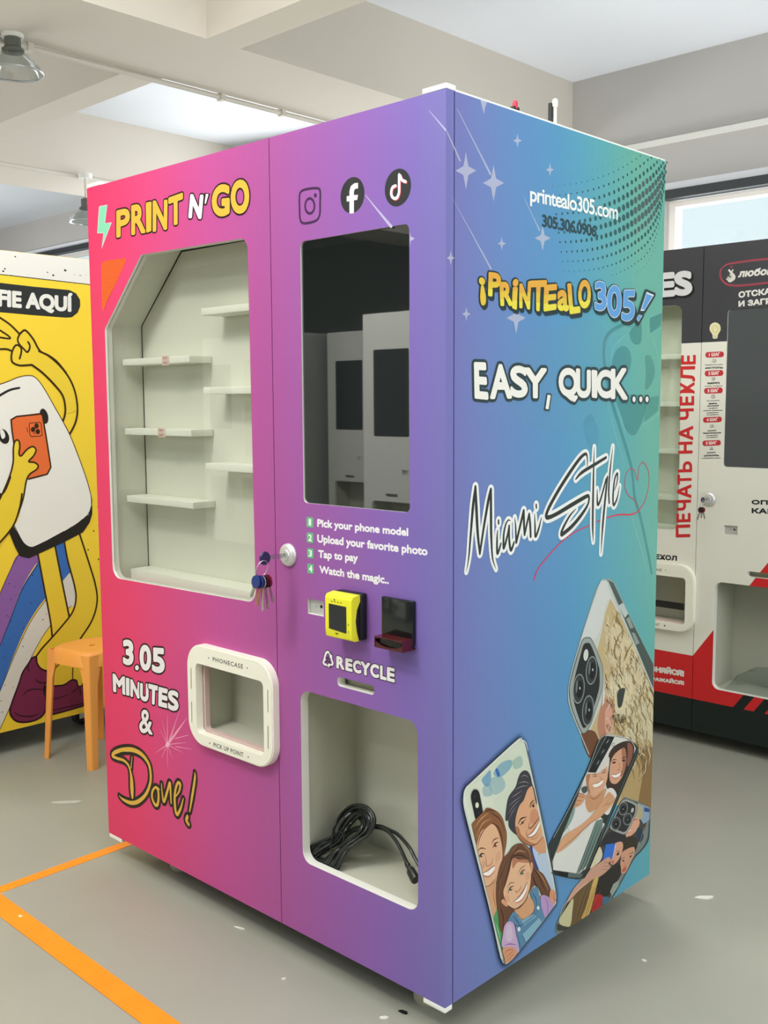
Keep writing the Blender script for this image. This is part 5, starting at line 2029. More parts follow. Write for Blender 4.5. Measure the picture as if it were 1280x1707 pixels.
a.fill([(300, 735), (360, 745), (392, 775), (350, 850), (280, 890), (222, 905), (240, 840), (270, 780)], 'cf9a78', True)
for q in ([(290, 770), (340, 775), (380, 785)], [(265, 810), (310, 815), (350, 820)], [(240, 855), (290, 855), (320, 860)], [(300, 735), (350, 752), (385, 762)]):
    a.line(q, [3, 6, 3], '8a573e')
a.fill([(350, 690), (400, 670), (405, 720), (370, 740)], '42504e', True)
# camera strip
a.fill([(600, 160), (682, 168), (640, 260), (492, 532), (404, 527), (520, 230)], '151a1b')
for x, y in ((610, 220), (560, 325), (510, 435)):
    a.ell(x, y, 30, 42, '2b3335', 0.5)
    a.ell(x, y, 20, 30, '10161a', 0.5)
    a.line([(x - 12, y + 16), (x + 4, y - 6), (x + 14, y - 24)], [2, 9, 3], 'b8c8d2')
a.ring(672, 248, 12, 18, 4, '6d6a66')
a.clip = PANEL
a.line([(925, 290), (560, 1180), (410, 1540), (330, 1600), (40, 1545)], [7, 7, 8, 8, 6], '161c1b')
a.line([(915, 300), (730, 740), (540, 1190), (400, 1520)], 4, '8e9a96')
a.line([(590, 150), (522, 216), (404, 522), (222, 892), (62, 1192)], 5, 'c8d4d4')
a.line([(590, 150), (670, 154), (800, 180), (882, 226)], 6, 'd5d6d0')
a.fill([(120, 1540), (200, 1556), (200, 1588), (120, 1572)], '0d1110')
a.fill([(210, 1545), (360, 1560), (340, 1600), (205, 1592)], '5c6a66')
a.build('printed_duo_case', SP, vm)

# 4. family cartoon phone (front)
a = Art('side', base=0.0032).f(740, 1160, 3.414)
a.clip = PANEL
OUT = [(107, 640), (103, 565), (115, 522), (150, 486), (398, 258), (428, 247), (452, 265), (464, 310), (500, 470), (560, 752), (600, 950), (629, 1110), (630, 1160), (612, 1206), (420, 1452), (366, 1512), (336, 1522), (316, 1490), (300, 1425), (250, 1205), (160, 850)]
for w_, al in ((70, .10), (48, .14), (28, .22), (14, .35)):
    a.line(OUT, w_, ('1c2a44', al), closed=True)
a.fill(OUT, 'd9e2d6', True)
IN = [(112, 640), (109, 567), (121, 527), (154, 491), (400, 264), (428, 253), (447, 270), (459, 312), (494, 472), (554, 754), (594, 952), (622, 1112), (623, 1158), (606, 1202), (416, 1447), (363, 1506), (338, 1515), (321, 1487), (306, 1424), (256, 1204), (166, 850)]
a.setclip(IN)
a.fill(IN, 'cfd8c6')
a.f(765, 1220, 7.529)
a.fill([(40, 800), (300, 620), (420, 900), (520, 1080), (620, 1300), (560, 1600), (40, 1600)], 'd6dccb', True)
for pts, c_, al in (([(270, 600), (330, 520), (380, 480), (380, 640), (320, 680)], '62a8d8', .55), ([(420, 500), (520, 380), (640, 350), (640, 440), (520, 560), (450, 560)], '74b4d6', .5), ([(440, 470), (470, 460), (500, 540), (470, 560)], '3a6fc4', .75),
                    ([(360, 600), (520, 560), (560, 700), (420, 780)], '9fc8d8', .45), ([(660, 360), (760, 300), (780, 420), (680, 460)], '9cc9c4', .4), ([(280, 700), (360, 640), (400, 780), (300, 800)], '8fbfd6', .4)):
    a.fill(pts, (c_, al), True)
# camera pill
a.f(765, 1220, 7.529)
pill = [(150, 715), (195, 700), (235, 730), (262, 830), (292, 1000), (285, 1085), (240, 1130), (190, 1110), (150, 950), (122, 800)]
a.fill(pill, 'b9bfb6', True)
cen = (207, 915)
a.fill([(cen[0] + (x - cen[0]) * .88, cen[1] + (y - cen[1]) * .92) for x, y in pill], '15191a', True)
a.ell(210, 915, 22, 36, 'd9dfc9')
a.ell(182, 805, 10, 14, '39424a'); a.ell(232, 1020, 16, 24, '23292d')
# father
a.fill([(880, 1420), (910, 1450), (960, 1590), (1000, 1900), (880, 1640), (860, 1500)], '2c4690', True)
a.fill([(905, 1440), (1040, 1330), (1080, 1500), (1200, 2100), (1130, 2100), (1000, 1760)], 'b7c8dc', True)
a.line([(985, 1540), (1010, 1500), (1070, 1510)], [8, 14, 6], '31406e')
a.fill([(900, 1400), (1036, 1300), (1075, 1490), (1000, 1520), (930, 1460)], 'd49a74', True)
a.fill([(800, 480), (755, 512), (720, 590), (690, 690), (610, 800), (580, 920), (565, 1100), (600, 1110), (610, 1190), (660, 1255), (715, 1290), (800, 1300), (960, 900), (900, 640), (880, 550), (845, 490)], '3c3a42', True)
a.fill([(835, 740), (870, 690), (905, 690), (940, 850), (975, 1000), (1000, 1130), (1032, 1290), (1000, 1362), (935, 1402), (865, 1414), (795, 1385), (735, 1325), (700, 1250), (688, 1150), (702, 1040), (742, 920), (795, 850)], 'dda781', True)
a.fill([(690, 1180), (735, 1200), (760, 1280), (860, 1370), (935, 1402), (865, 1414), (795, 1385), (735, 1325), (700, 1250)], ('bb7a55', .75), True)
a.fill([(880, 1000), (930, 960), (975, 1010), (985, 1090), (900, 1150), (870, 1090)], ('c97a5a', .22), True)
for q in ([(760, 560), (800, 540), (850, 560)], [(730, 640), (800, 620), (860, 640)], [(690, 720), (770, 680), (850, 670)], [(640, 820), (700, 780), (770, 730)], [(610, 920), (680, 860), (760, 800)], [(600, 1020), (660, 930), (740, 850)], [(600, 1110), (650, 1000), (700, 930)]):
    a.line(q, [3, 12, 3], '8e8a92')
a.line([(725, 1150), (760, 1085), (828, 1062)], [8, 22, 6], '2f2622')
a.line([(868, 930), (890, 880), (925, 850)], [8, 20, 6], '2f2622')
a.line([(745, 1165), (785, 1130), (820, 1085)], [6, 14, 6], '3a2a24')
a.ell(778, 1132, 12, 14, '1f1a18'); a.ell(915, 925, 12, 16, '1f1a18')
a.line([(870, 945), (905, 905), (930, 880)], [5, 12, 5], '3a2a24')
a.line([(870, 1120), (855, 1190), (880, 1200), (930, 1150), (985, 1070)], [4, 10, 16, 18, 10], '7a4836')
a.fill([(842, 1298), (900, 1262), (950, 1190), (990, 1110), (988, 1180), (945, 1262), (890, 1305)], 'f3ece4', True)
a.line([(835, 1300), (890, 1262), (945, 1185), (992, 1105)], [6, 10, 10, 6], '6a2f2a')
a.line([(850, 1315), (900, 1312), (955, 1262), (992, 1180)], [4, 9, 9, 4], '9c4f45')
a.line([(880, 1345), (940, 1330), (990, 1270)], [3, 7, 3], 'a8694d')
a.line([(832, 1220), (828, 1280), (850, 1340)], [3, 7, 3], 'a8694d')
a.line([(700, 1280), (770, 1370), (870, 1420), (960, 1395), (1030, 1310)], [4, 8, 8, 8, 4], LINE)
# mother
a.fill([(130, 1180), (200, 1080), (290, 990), (330, 945), (400, 960), (470, 1000), (525, 1070), (560, 1180), (580, 1270), (575, 1400), (555, 1500), (520, 1640), (330, 1900), (180, 1600), (150, 1350)], '8a5a3a', True)
a.fill([(250, 1255), (330, 1190), (392, 1150), (450, 1200), (490, 1310), (520, 1450), (522, 1600), (500, 1740), (440, 1880), (380, 1940), (310, 1950), (262, 1880), (232, 1720), (196, 1560), (200, 1420)], 'e0b28e', True)
a.f(765, 1390, 7.424)
a.fill([(285, 620), (330, 645), (430, 560), (445, 940), (405, 1080), (330, 860)], 'd3a078', True)
a.fill([(400, 1085), (450, 930), (490, 1010), (525, 1230), (510, 1460), (450, 1290)], '4f9a5e', True)
a.line([(430, 1090), (460, 1180), (500, 1330)], [4, 14, 4], '8ccf92')
a.line([(410, 600), (405, 760), (440, 920)], [4, 16, 4], 'a87350')
a.f(765, 1220, 7.529)
for q, c_ in (([(170, 1200), (260, 1080), (360, 1000)], 'c59a68'), ([(190, 1330), (270, 1150), (380, 1080)], 'c59a68'), ([(320, 990), (400, 1020), (500, 1100), (550, 1250)], '5b3622'), ([(300, 1000), (360, 970), (430, 1000)], '4a2a1a'), ([(390, 1130), (470, 1190), (520, 1340), (530, 1500)], '4a2a1a'), ([(210, 1440), (250, 1290), (330, 1180)], '5b3622')):
    a.line(q, [4, 18, 4], c_)
a.f(765, 1390, 7.424)
a.line([(205, 210), (250, 168), (312, 180)], [6, 16, 4], '6a432c')
a.line([(385, 112), (415, 62), (470, 42)], [6, 16, 4], '6a432c')
a.line([(218, 290), (250, 240), (295, 238)], [6, 18, 6], '3a241a')
a.ell(252, 262, 18, 20, '5d3a26')
a.line([(395, 165), (425, 110), (465, 95)], [6, 18, 6], '3a241a')
a.ell(430, 135, 18, 20, '8a3a26')
a.ell(262, 258, 5, 7, 'f4efe8'); a.ell(440, 128, 5, 7, 'f4efe8')
a.line([(300, 250), (318, 340), (310, 375), (340, 388), (385, 350), (395, 290)], [3, 6, 8, 8, 8, 4], 'a8684e')
a.fill([(268, 480), (330, 455), (400, 400), (420, 400), (405, 450), (355, 500), (310, 508)], 'f7f0ea', True)
a.line([(262, 482), (330, 448), (390, 400), (422, 385)], [4, 8, 8, 4], '8e3a36')
a.line([(275, 500), (320, 522), (370, 508), (418, 440)], [5, 10, 10, 5], 'c2665c')
a.fill([(430, 260), (480, 200), (490, 290), (440, 340)], ('d67f6c', .12), True)
a.fill([(250, 350), (285, 320), (290, 400), (260, 420)], ('d67f6c', .12), True)
a.line([(262, 440), (300, 330)], [3, 5], 'b57a5c')
a.line([(290, 625), (340, 640), (410, 585), (440, 520)], [3, 8, 8, 3], '8a5a42')
# daughter
a.fill([(720, 108), (640, 150), (590, 225), (520, 300), (470, 430), (440, 600), (436, 800), (458, 950), (480, 1150), (510, 1210), (560, 1090), (640, 960), (760, 900), (880, 660), (960, 640), (1000, 745), (1085, 765), (1115, 690), (1060, 560), (1010, 480), (930, 420), (895, 300), (865, 200), (800, 130)], '6b4632', True)
a.fill([(640, 300), (720, 312), (805, 310), (845, 350), (866, 480), (856, 620), (830, 745), (760, 850), (705, 900), (652, 918), (590, 880), (545, 800), (525, 700), (560, 600), (605, 440)], 'e3b592', True)
a.fill([(640, 300), (720, 312), (805, 310), (840, 345), (780, 350), (700, 345), (640, 420)], ('c47f60', .6), True)
a.fill([(500, 835), (515, 800), (545, 815), (580, 880), (550, 885)], 'd99b78', True)
a.fill([(862, 350), (890, 360), (885, 440), (866, 480)], 'd99b78', True)
a.fill([(660, 925), (720, 900), (830, 770), (905, 850), (890, 960), (785, 1045), (720, 1010)], 'd3a078', True)
a.line([(670, 930), (730, 900), (800, 820), (830, 760)], [4, 14, 12, 4], 'a8704e')
for q, c_ in (([(700, 130), (620, 230), (540, 360), (490, 560), (470, 800)], 'a87b52'), ([(720, 150), (640, 260), (590, 420), (540, 620), (500, 800)], '3c241a'), ([(640, 200), (560, 330), (500, 500), (460, 700)], '3c241a'), ([(760, 130), (840, 200), (870, 330)], 'a87b52'), ([(480, 900), (520, 1000), (520, 1150)], '3c241a'), ([(900, 430), (960, 500), (1000, 600), (1060, 720)], '3c241a'), ([(930, 440), (1010, 540), (1080, 690)], 'b58a5c'), ([(880, 500), (920, 600), (980, 700)], '3c241a'), ([(620, 280), (720, 250), (830, 290)], '3c241a'), ([(650, 240), (720, 200), (800, 220)], 'b58a5c')):
    a.line(q, [4, 16, 10, 3] if len(q) > 3 else [4, 16, 4], c_)
a.line([(572, 660), (610, 598), (660, 596)], [4, 12, 4], '8a5f42')
a.line([(702, 480), (745, 415), (800, 378)], [4, 12, 4], '8a5f42')
a.line([(580, 725), (605, 660), (650, 632)], [6, 16, 6], '35221a')
a.ell(615, 672, 17, 22, '4d6040')
a.line([(728, 500), (750, 455), (792, 432)], [6, 16, 6], '35221a')
a.ell(757, 472, 17, 22, '4d6040')
a.ell(622, 664, 5, 7, 'f4efe8'); a.ell(764, 464, 5, 7, 'f4efe8')
a.line([(672, 690), (690, 712), (735, 665), (740, 630)], [4, 9, 8, 3], 'b06f58')
a.fill([(655, 828), (720, 775), (780, 690), (812, 610), (805, 690), (760, 785), (700, 828)], 'f8f2ec', True)
a.line([(648, 832), (715, 768), (775, 680), (818, 585)], [4, 9, 9, 4], '7a3a34')
a.line([(665, 835), (715, 832), (770, 785), (812, 690)], [4, 9, 9, 4], 'bf6a5e')
a.fill([(540, 760), (585, 740), (600, 810), (560, 830)], ('dc8f78', .15), True)
a.fill([(795, 480), (840, 460), (845, 540), (805, 560)], ('dc8f78', .15), True)
a.line([(590, 880), (652, 918), (720, 895), (800, 810), (850, 660)], [4, 8, 8, 8, 4], LINE)
# denim, sleeves, hands
a.fill([(580, 1065), (660, 950), (745, 1055), (890, 970), (905, 860), (860, 720), (940, 650), (985, 830), (1065, 1060), (720, 1440), (690, 1250), (660, 1100)], '5b87a8', True)
a.fill([(760, 1230), (960, 1030), (1000, 1090), (800, 1330)], '86b2c6')
a.fill([(745, 1060), (890, 980), (930, 1010), (770, 1130)], '7fa8c0')
a.line([(660, 1110), (720, 1130), (800, 1080), (900, 1000), (985, 850)], [5, 10, 10, 10, 5], '2e5478')
a.line([(700, 1240), (730, 1400)], [6, 10], '2e5478')
a.line([(760, 1250), (800, 1340)], [4, 8], '2e5478')
a.line([(880, 720), (925, 800), (930, 930)], [6, 14, 6], '33587c')
a.line([(640, 1000), (700, 1080), (730, 1130)], [6, 14, 6], '33587c')
a.ell(713, 1168, 18, 28, 'dfe6ea'); a.ell(950, 905, 16, 24, 'dfe6ea')
a.fill([(535, 1120), (590, 1072), (650, 1105), (682, 1250), (715, 1440), (660, 1490), (505, 1385), (515, 1230)], 'c6a6cc', True)
a.fill([(560, 1140), (610, 1110), (640, 1250), (600, 1320), (550, 1280)], ('e2cde4', .8), True)
a.line([(530, 1370), (600, 1350), (680, 1360)], [4, 14, 4], '8d5f9c')
a.fill([(985, 760), (1080, 770), (1180, 890), (1060, 1035), (1000, 930)], 'b898c8', True)
a.line([(1040, 780), (1070, 880), (1060, 1000)], [4, 12, 4], '7d5590')
a.fill([(520, 1400), (590, 1385), (660, 1400), (695, 1480), (640, 1550), (575, 1605), (525, 1570), (500, 1480)], 'd99a78', True)
for q in ([(530, 1480), (570, 1430), (640, 1420)], [(540, 1530), (600, 1470), (640, 1440)], [(560, 1570), (620, 1500), (650, 1470)]):
    a.line(q, [4, 9, 4], '9c4f3c')
a.fill([(1100, 690), (1150, 690), (1178, 770), (1160, 860), (1120, 830), (1090, 780)], 'd99a78', True)
for q in ([(1110, 700), (1115, 780)], [(1140, 700), (1140, 800)], [(1160, 740), (1150, 840)]):
    a.line(q, [4, 8], '9c4f3c', smooth=False)
a.clip = PANEL
a.f(740, 1160, 3.414)
a.line([(107, 640), (103, 565), (115, 522), (150, 486), (398, 258), (428, 247), (452, 265), (464, 310)], [3, 5, 5, 5, 5, 5, 5, 3], 'eef0e8')
a.line([(464, 310), (500, 470), (560, 752), (600, 950), (629, 1110), (630, 1160), (612, 1206), (420, 1452), (366, 1512), (336, 1522), (316, 1490)], 4, '56605c')
a.line([(316, 1490), (300, 1425), (250, 1205), (160, 850), (107, 640)], 5, 'c9ccd0')
a.build('printed_family_case', SP, vm)
# ---- lettering on the black, white and red machine
D2, C2 = VP2['display_door'], VP2['control_door']
LW, LR, LK = 'e6e4de', 'cf2f33', '20272a'
a = Art('far').f(1080, 380, 4.065)
a.text('ES', (60, 305), (300, 285), (302, 455), (62, 475), '14181a', bold=26, shadow=(10, 10, '14181a', 6))
a.text('ES', (60, 305), (300, 285), (302, 455), (62, 475), 'd9d9dc', bold=26)
a.build('printed_heading', D2, vm2)
a = Art('far')
# vertical red lettering, read from below
f0 = (1090, 560, 7.76)
g0 = (1080, 780, 3.415)


def P1(x, y, fr):
    return (fr[0] + x / fr[2], fr[1] + y / fr[2])


word = [('Е', P1(350, 372, f0), P1(540, 362, f0), P1(540, 242, f0), P1(356, 258, f0)), ('Л', P1(335, 600, f0), P1(530, 575, f0), P1(538, 385, f0), P1(345, 395, f0))]
cols = [('П', 158, 343, 244, 395, 165, 365), ]


def up(ch, fr, xl, xr, ytop, ybot, dx=0.0):
    """letter turned a quarter to the left: its baseline is at the right, its top at the left"""
    TL = P1(xl - dx, ybot, fr)
    TR = P1(xl + dx, ytop + 6, fr)
    BR = P1(xr + dx, ytop, fr)
    BL = P1(xr - dx, ybot - 4, fr)
    a.text(ch, TL, TR, BR, BL, LR, bold=2.3)


a.f(0, 0, 1)
h0 = (1100, 740, 7.05)
for ch, fr, xl, xr, y0, y1 in (('Е', f0, 352, 541, 244, 372), ('Л', f0, 341, 533, 388, 592), ('Х', f0, 336, 526, 598, 752), ('Е', f0, 332, 520, 775, 902), ('Ч', f0, 326, 516, 935, 1088), ('А', f0, 320, 508, 1162, 1352), ('Н', f0, 314, 500, 1365, 1525),
                               ('Ь', h0, 208, 378, 202, 336), ('Т', h0, 204, 372, 357, 480), ('А', h0, 200, 369, 476, 640), ('Ч', h0, 196, 365, 655, 786), ('Е', h0, 192, 360, 812, 922), ('П', h0, 186, 356, 945, 1100)):
    up(ch, fr, xl, xr, y0, y1)
a.build('printed_vertical_words', D2, vm2)
a = Art('far').f(1090, 820, 6.737)
a.text('ЧЕХОЛ', (-45, 690), (258, 718), (258, 776), (-45, 752), LK, bold=9)
a.build('printed_word', D2, vm2)
a = Art('far').f(1060, 1080, 5.818)
a.text('СНЯЙСЯ!', (135, 175), (467, 222), (467, 280), (135, 225), LW, bold=12, cap=True)
a.text('РАЖАЙСЯ!', (150, 283), (467, 322), (467, 362), (150, 315), LW, bold=8, cap=True)
a.build('printed_footer', D2, vm2)
a = Art('far').f(1180, 430, 12.8)
for o_, col, w in ((0, 'c73a4e', 14), (-26, 'd75a6a', 10)):
    pts = [(1600, -30 - o_), (1280, 5 - o_), (900, 45 - o_), (600, 90 - o_), (420, 125 - o_ * .6), (290, 230), (248 - o_, 330), (275 - o_ * .8, 450), (380, 560 + o_ * .8), (520, 600 + o_), (780, 596 + o_), (1280, 540 + o_), (1600, 500 + o_)]
    a.line(pts, w, col)
a.brush([([(450, 260), (500, 320), (555, 390), (540, 440), (470, 480), (420, 450)], [40, 50, 60, 80, 80, 40]), ([(530, 255), (515, 290)], [30, 26]), ([(470, 355), (520, 410)], [30, 40]), ([(430, 405), (490, 450)], [30, 40]), ([(400, 445), (460, 485)], [28, 36])], 'e2ded4')
for q in ([(455, 330), (520, 400)], [(430, 385), (490, 440)], [(410, 425), (460, 470)]):
    a.line(q, 7, '54585a')
a.fill([(470, 180), (485, 165), (500, 175), (515, 165), (528, 180), (500, 218)], 'b03a48')
a.build('printed_hand_logo', C2, vm2)
a = Art('far').f(1180, 430, 12.8)
a.text('любой', (640, 262), (1400, 195), (1400, 350), (640, 418), LW, bold=22, shear=0.2, cap=True)
a.build('printed_word', C2, vm2)
a = Art('far').f(1180, 430, 12.8)
a.text('ОТСКАНИРУЙ', (650, 727), (2060, 560), (2060, 690), (650, 855), LW, bold=20, cap=True)
a.text('И ЗАГРУЗИ', (650, 925), (1760, 812), (1760, 940), (650, 1045), LW, bold=20, cap=True)
a.build('printed_note', C2, vm2)
a = Art('far').f(1080, 380, 4.065)
a.fill([(418, 690), (425, 655), (455, 640), (485, 655), (492, 690), (475, 722), (468, 748), (440, 748), (436, 722)], 'e9e2b4', True)
a.ring(455, 685, 18, 24, 4, 'c9bf86')
a.fill([(440, 728), (468, 728), (466, 750), (443, 750)], 'd8d2b0')
a.build('printed_bulb', C2, vm2)
# step list
a = Art('far').f(1090, 560, 7.76)
for i, (x0, x1, y0, y1) in enumerate(((665, 905, 205, 278), (657, 898, 445, 520), (648, 890, 670, 745), (635, 878, 1048, 1118), (627, 865, 1350, 1420))):
    dy = -8
    r_ = (y1 - y0) / 2
    pts = []
    for k in range(13):
        t = math.pi / 2 + math.pi * k / 12
        pts.append((x0 + r_ * 0.8 + r_ * 0.8 * math.cos(t), (y0 + y1) / 2 + 4 - r_ * math.sin(t)))
    for k in range(13):
        t = -math.pi / 2 + math.pi * k / 12
        pts.append((x1 - r_ * 0.8 + r_ * 0.8 * math.cos(t), (y0 + y1) / 2 - 4 - r_ * math.sin(t)))
    a.fill(pts, 'c43640')
    a.text('%d ШАГ' % (i + 1), (x0 + 45, y0 + 18), (x1 - 52, y0 + 12), (x1 - 52, y1 - 20), (x0 + 45, y1 - 13), 'f0dcd8', bold=6, cap=True)
a.build('printed_step_badges', C2, vm2)
a = Art('far').f(1090, 560, 7.76)
TXT = [('нажмите на кнопку', 660, 890, 375, 14), ('«НАСТРОИТЬ»', 660, 895, 412, 26), ('ВЫБЕРИТЕ', 692, 850, 610, 24), ('модель телефона', 655, 885, 648, 14), ('сфотографируйте', 680, 850, 838, 14), ('ПЕРЕНОСА', 705, 818, 876, 18), ('фотографий', 690, 838, 905, 18),
       ('телефона', 705, 820, 935, 16), ('нажмите «сохранить»', 635, 888, 966, 14), ('изображение', 680, 838, 994, 16), ('на телефоне', 682, 836, 1020, 16), ('нажмите', 693, 805, 1226, 16), ('РЕДАКТИРОВАНИЕ', 633, 868, 1257, 18), ('настройка', 675, 825, 1286, 15),
       ('на экране', 678, 818, 1312, 14), ('нажмите', 684, 798, 1510, 16), ('«ОПЛАТИТЬ»', 642, 842, 1547, 22), ('и забирайте чехол', 615, 862, 1580, 16)]
for st, x0, x1, yc, h in TXT:
    a.text(st, (x0, yc - h / 2 + 3), (x1, yc - h / 2 - 3), (x1, yc + h / 2 - 3), (x0, yc + h / 2 + 3), '3c4244', bold=2 if h < 18 else 4)
for cx, cy, n_ in ((780, 322, 6), (770, 555, 4), (765, 785, 5), (750, 1165, 4), (745, 1458, 3)):
    pts = [(cx + 26 * math.cos(6.283 * k / n_ + .5), cy + 24 * math.sin(6.283 * k / n_ + .5)) for k in range(n_)]
    a.line(pts, 4, '5a6062', closed=True, smooth=False)
    a.line([(cx - 8, cy), (cx, cy + 8), (cx + 16, cy - 14)], 4, '5a6062', smooth=False)
a.build('printed_step_text', C2, vm2)
a = Art('far').f(1090, 820, 6.737)
a.text('ОПЛАТИТЬ', (1097, 88), (1830, 108), (1830, 168), (1097, 140), LK, bold=9)
a.text('КАРТОЙ', (1097, 184), (1640, 200), (1640, 262), (1097, 240), LK, bold=9, cap=True)
a.build('printed_pay_words', C2, vm2)
a = Art('farframe', base=0.0001).f(1090, 820, 6.737)
a.text('PHONECASE', (-150, 850), (88, 862), (88, 893), (-150, 878), '8a8d82', bold=2)
a.ell(130, 880, 5, 6, '5f6660')
a.f(1080, 780, 3.415)
a.text('PICK UP POINT', (-70, 872), (66, 886), (66, 902), (-70, 888), '8a8d82', bold=1)
a.ell(95, 898, 4, 5, '4d544e')
for x, y0, y1 in ((209, 650, 728), (206, 775, 855)):
    a.line([(x, y0), (x, y1)], 4, '6a7068', smooth=False)
a.build('engraved_lettering', VP2['pickup_frame'], vm2)

# ---- cartoon on the side of the yellow machine
YEL, LN, WHT = 'efcf3c', '3a2408', 'efede6'
a = Art('yellow').f(0, 400, 3.71)
YC = [Vector((YY0 + 0.001, YZ0 + 0.001)), Vector((YY1 - 0.001, YZ0 + 0.001)), Vector((YY1 - 0.001, YZ1 - 0.001)), Vector((YY0 + 0.001, YZ1 - 0.001))]
a.clip = YC
a.fill([(-900, -100), (900, 0), (900, 300), (556, 276), (0, 213), (-900, 100)], 'e8e6e0')
a.line([(-900, 100), (0, 213), (556, 276), (900, 314)], 6, '2a2a28', smooth=False)
a.f(0, 360, 7.11)
for x, y, r_ in ((240, 427, 9), (180, 483, 11), (58, 627, 12), (38, 655, 14), (132, 703, 8), (562, 668, 9), (630, 703, 14), (772, 645, 17), (880, 699, 6), (950, 707, 8), (335, 690, 4), (1018, 700, 4)):
    a.ell(x, y, r_, r_ * .7, '2a2a28', 0.5)
a.build('printed_white_band', YP, ym)
a = Art('yellow').f(0, 400, 3.71)
a.clip = YC
pts = [(-700, 195), (0, 265), (200, 288), (430, 310), (470, 330), (495, 370), (496, 410), (480, 450), (445, 478), (410, 481), (200, 465), (0, 447), (-700, 385)]
a.fill(pts, '2b2e2e')
a.text('SELFIE AQUÍ', (-200, 285), (448, 352), (448, 446), (-200, 396), 'e9e8e2', bold=14, cap=True)
a.build('printed_banner', YP, ym)
# rainbow stripes behind the figure
a = Art('yellow').f(0, 840, 3.556)
a.clip = YC
a.fill([(-60, 720), (0, 530), (60, 390), (110, 300), (230, 290), (260, 330), (210, 360), (120, 520), (40, 740), (0, 845), (-60, 1000)], '8f62a8', True)
a.fill([(-60, 1010), (0, 840), (60, 680), (130, 500), (210, 370), (260, 300), (420, 210), (440, 440), (360, 480), (260, 570), (160, 720), (80, 900), (0, 1110), (-60, 1250)], '3a6fbc', True)
a.fill([(-60, 1270), (0, 1110), (90, 890), (180, 700), (270, 570), (360, 470), (430, 410), (450, 590), (400, 620), (300, 715), (210, 870), (120, 1080), (0, 1330), (-60, 1480)], 'dfdcd4', True)
for pts in ([(-40, 640), (0, 530), (60, 395), (110, 300)], [(-40, 950), (0, 842), (60, 690), (130, 510), (222, 362)], [(-40, 1210), (0, 1110), (90, 890), (180, 700), (270, 570)], [(-40, 1420), (0, 1335), (110, 1090), (200, 880), (298, 722), (420, 605)]):
    a.line(pts, 4, '2a2420')
rs = random.Random(11)
a.layer += 1
for k in range(70):
    x, y = rs.uniform(0, 300), rs.uniform(330, 1250)
    if y > 1330 - 2.3 * x - 40 or y < 420 - 0.6 * x + 60 or y < 600 - 2.4 * x:
        continue
    q = rs.uniform(1.5, 4.5)
    c = a.uv((x, y))
    m_ = a.scale_at((x, y))
    a.emit([[c + Vector((q * m_ * math.cos(t * 1.05), q * .8 * m_ * math.sin(t * 1.05))) for t in range(6)]], '2a2420', False)
for x, y in ((580, 18), (585, 130), (555, 160), (592, 175), (522, 272), (583, 328)):
    a.ell(x, y, 4, 5, '4a3a10')
a.build('printed_stripes', YP, ym)
# figure
a = Art('yellow', base=0.0006).f(0, 840, 3.556)
a.clip = YC
# legs
L1 = [(222, 270), (270, 240), (325, 242), (365, 440), (412, 670), (312, 790), (300, 700), (262, 500)]
a.fill(L1, YEL)
a.line([(220, 275), (262, 500), (298, 690), (310, 800)], 11, LN)
a.line([(325, 245), (365, 450), (412, 680)], 11, LN)
L2 = [(378, 205), (420, 172), (470, 172), (530, 360), (578, 560), (560, 650), (480, 800), (420, 1000), (300, 1010), (220, 940), (215, 905), (300, 800), (400, 690), (450, 590), (440, 480), (400, 330)]
a.fill(L2, YEL)
a.line([(378, 205), (400, 330), (440, 480), (450, 560), (430, 640), (370, 720), (300, 800), (250, 855), (213, 905)], 11, LN)
a.line([(470, 175), (530, 360), (565, 480), (575, 580), (545, 690), (475, 800)], 11, LN)
# shoes
SH, SL = '7a2a4e', '2a0f1e'
a.f(0, 1040, 6.4)
a.fill([(390, 380), (520, 330), (900, 300), (920, 620), (840, 660), (780, 600), (740, 640), (660, 660), (520, 600), (440, 520)], YEL)
s2 = [(480, 700), (520, 640), (580, 660), (680, 650), (760, 600), (815, 605), (830, 660), (870, 660), (920, 580), (1000, 560), (1000, 830), (900, 870), (560, 965), (500, 950), (478, 890)]
a.fill(s2, SH, True)
a.line(s2, 17, SL, closed=True)
a.line([(500, 795), (580, 800), (660, 780), (725, 750)], [6, 12, 12, 6], SL)
a.line([(545, 930), (700, 890), (930, 840)], 12, SL)
a.line([(770, 725), (820, 690), (830, 650)], 12, SL)
a.line([(860, 750), (850, 690)], 12, SL)
s1 = [(385, 355), (340, 365), (305, 420), (240, 520), (200, 640), (130, 830), (105, 930), (130, 1000), (200, 1045), (330, 1040), (440, 990), (490, 900), (488, 790), (465, 700), (490, 630), (545, 560), (530, 515), (440, 480), (395, 420)]
a.fill(s1, SH, True)
a.line(s1, 18, SL, closed=True)
a.line([(240, 765), (300, 710), (390, 695), (465, 705)], [6, 14, 14, 6], SL)
a.line([(375, 590), (410, 620), (460, 630), (500, 620)], [6, 14, 14, 6], SL)
a.line([(150, 945), (220, 980), (330, 985), (415, 955)], [6, 14, 14, 6], SL)
a.line([(300, 430), (300, 480), (315, 510)], [10, 12, 6], SL)
a.line([(540, 520), (590, 470), (660, 400)], 12, LN)
a.line([(775, 470), (772, 600)], 12, LN, smooth=False)
a.build('printed_legs', YP, ym)
a = Art('yellow', base=0.0016)
a.clip = YC
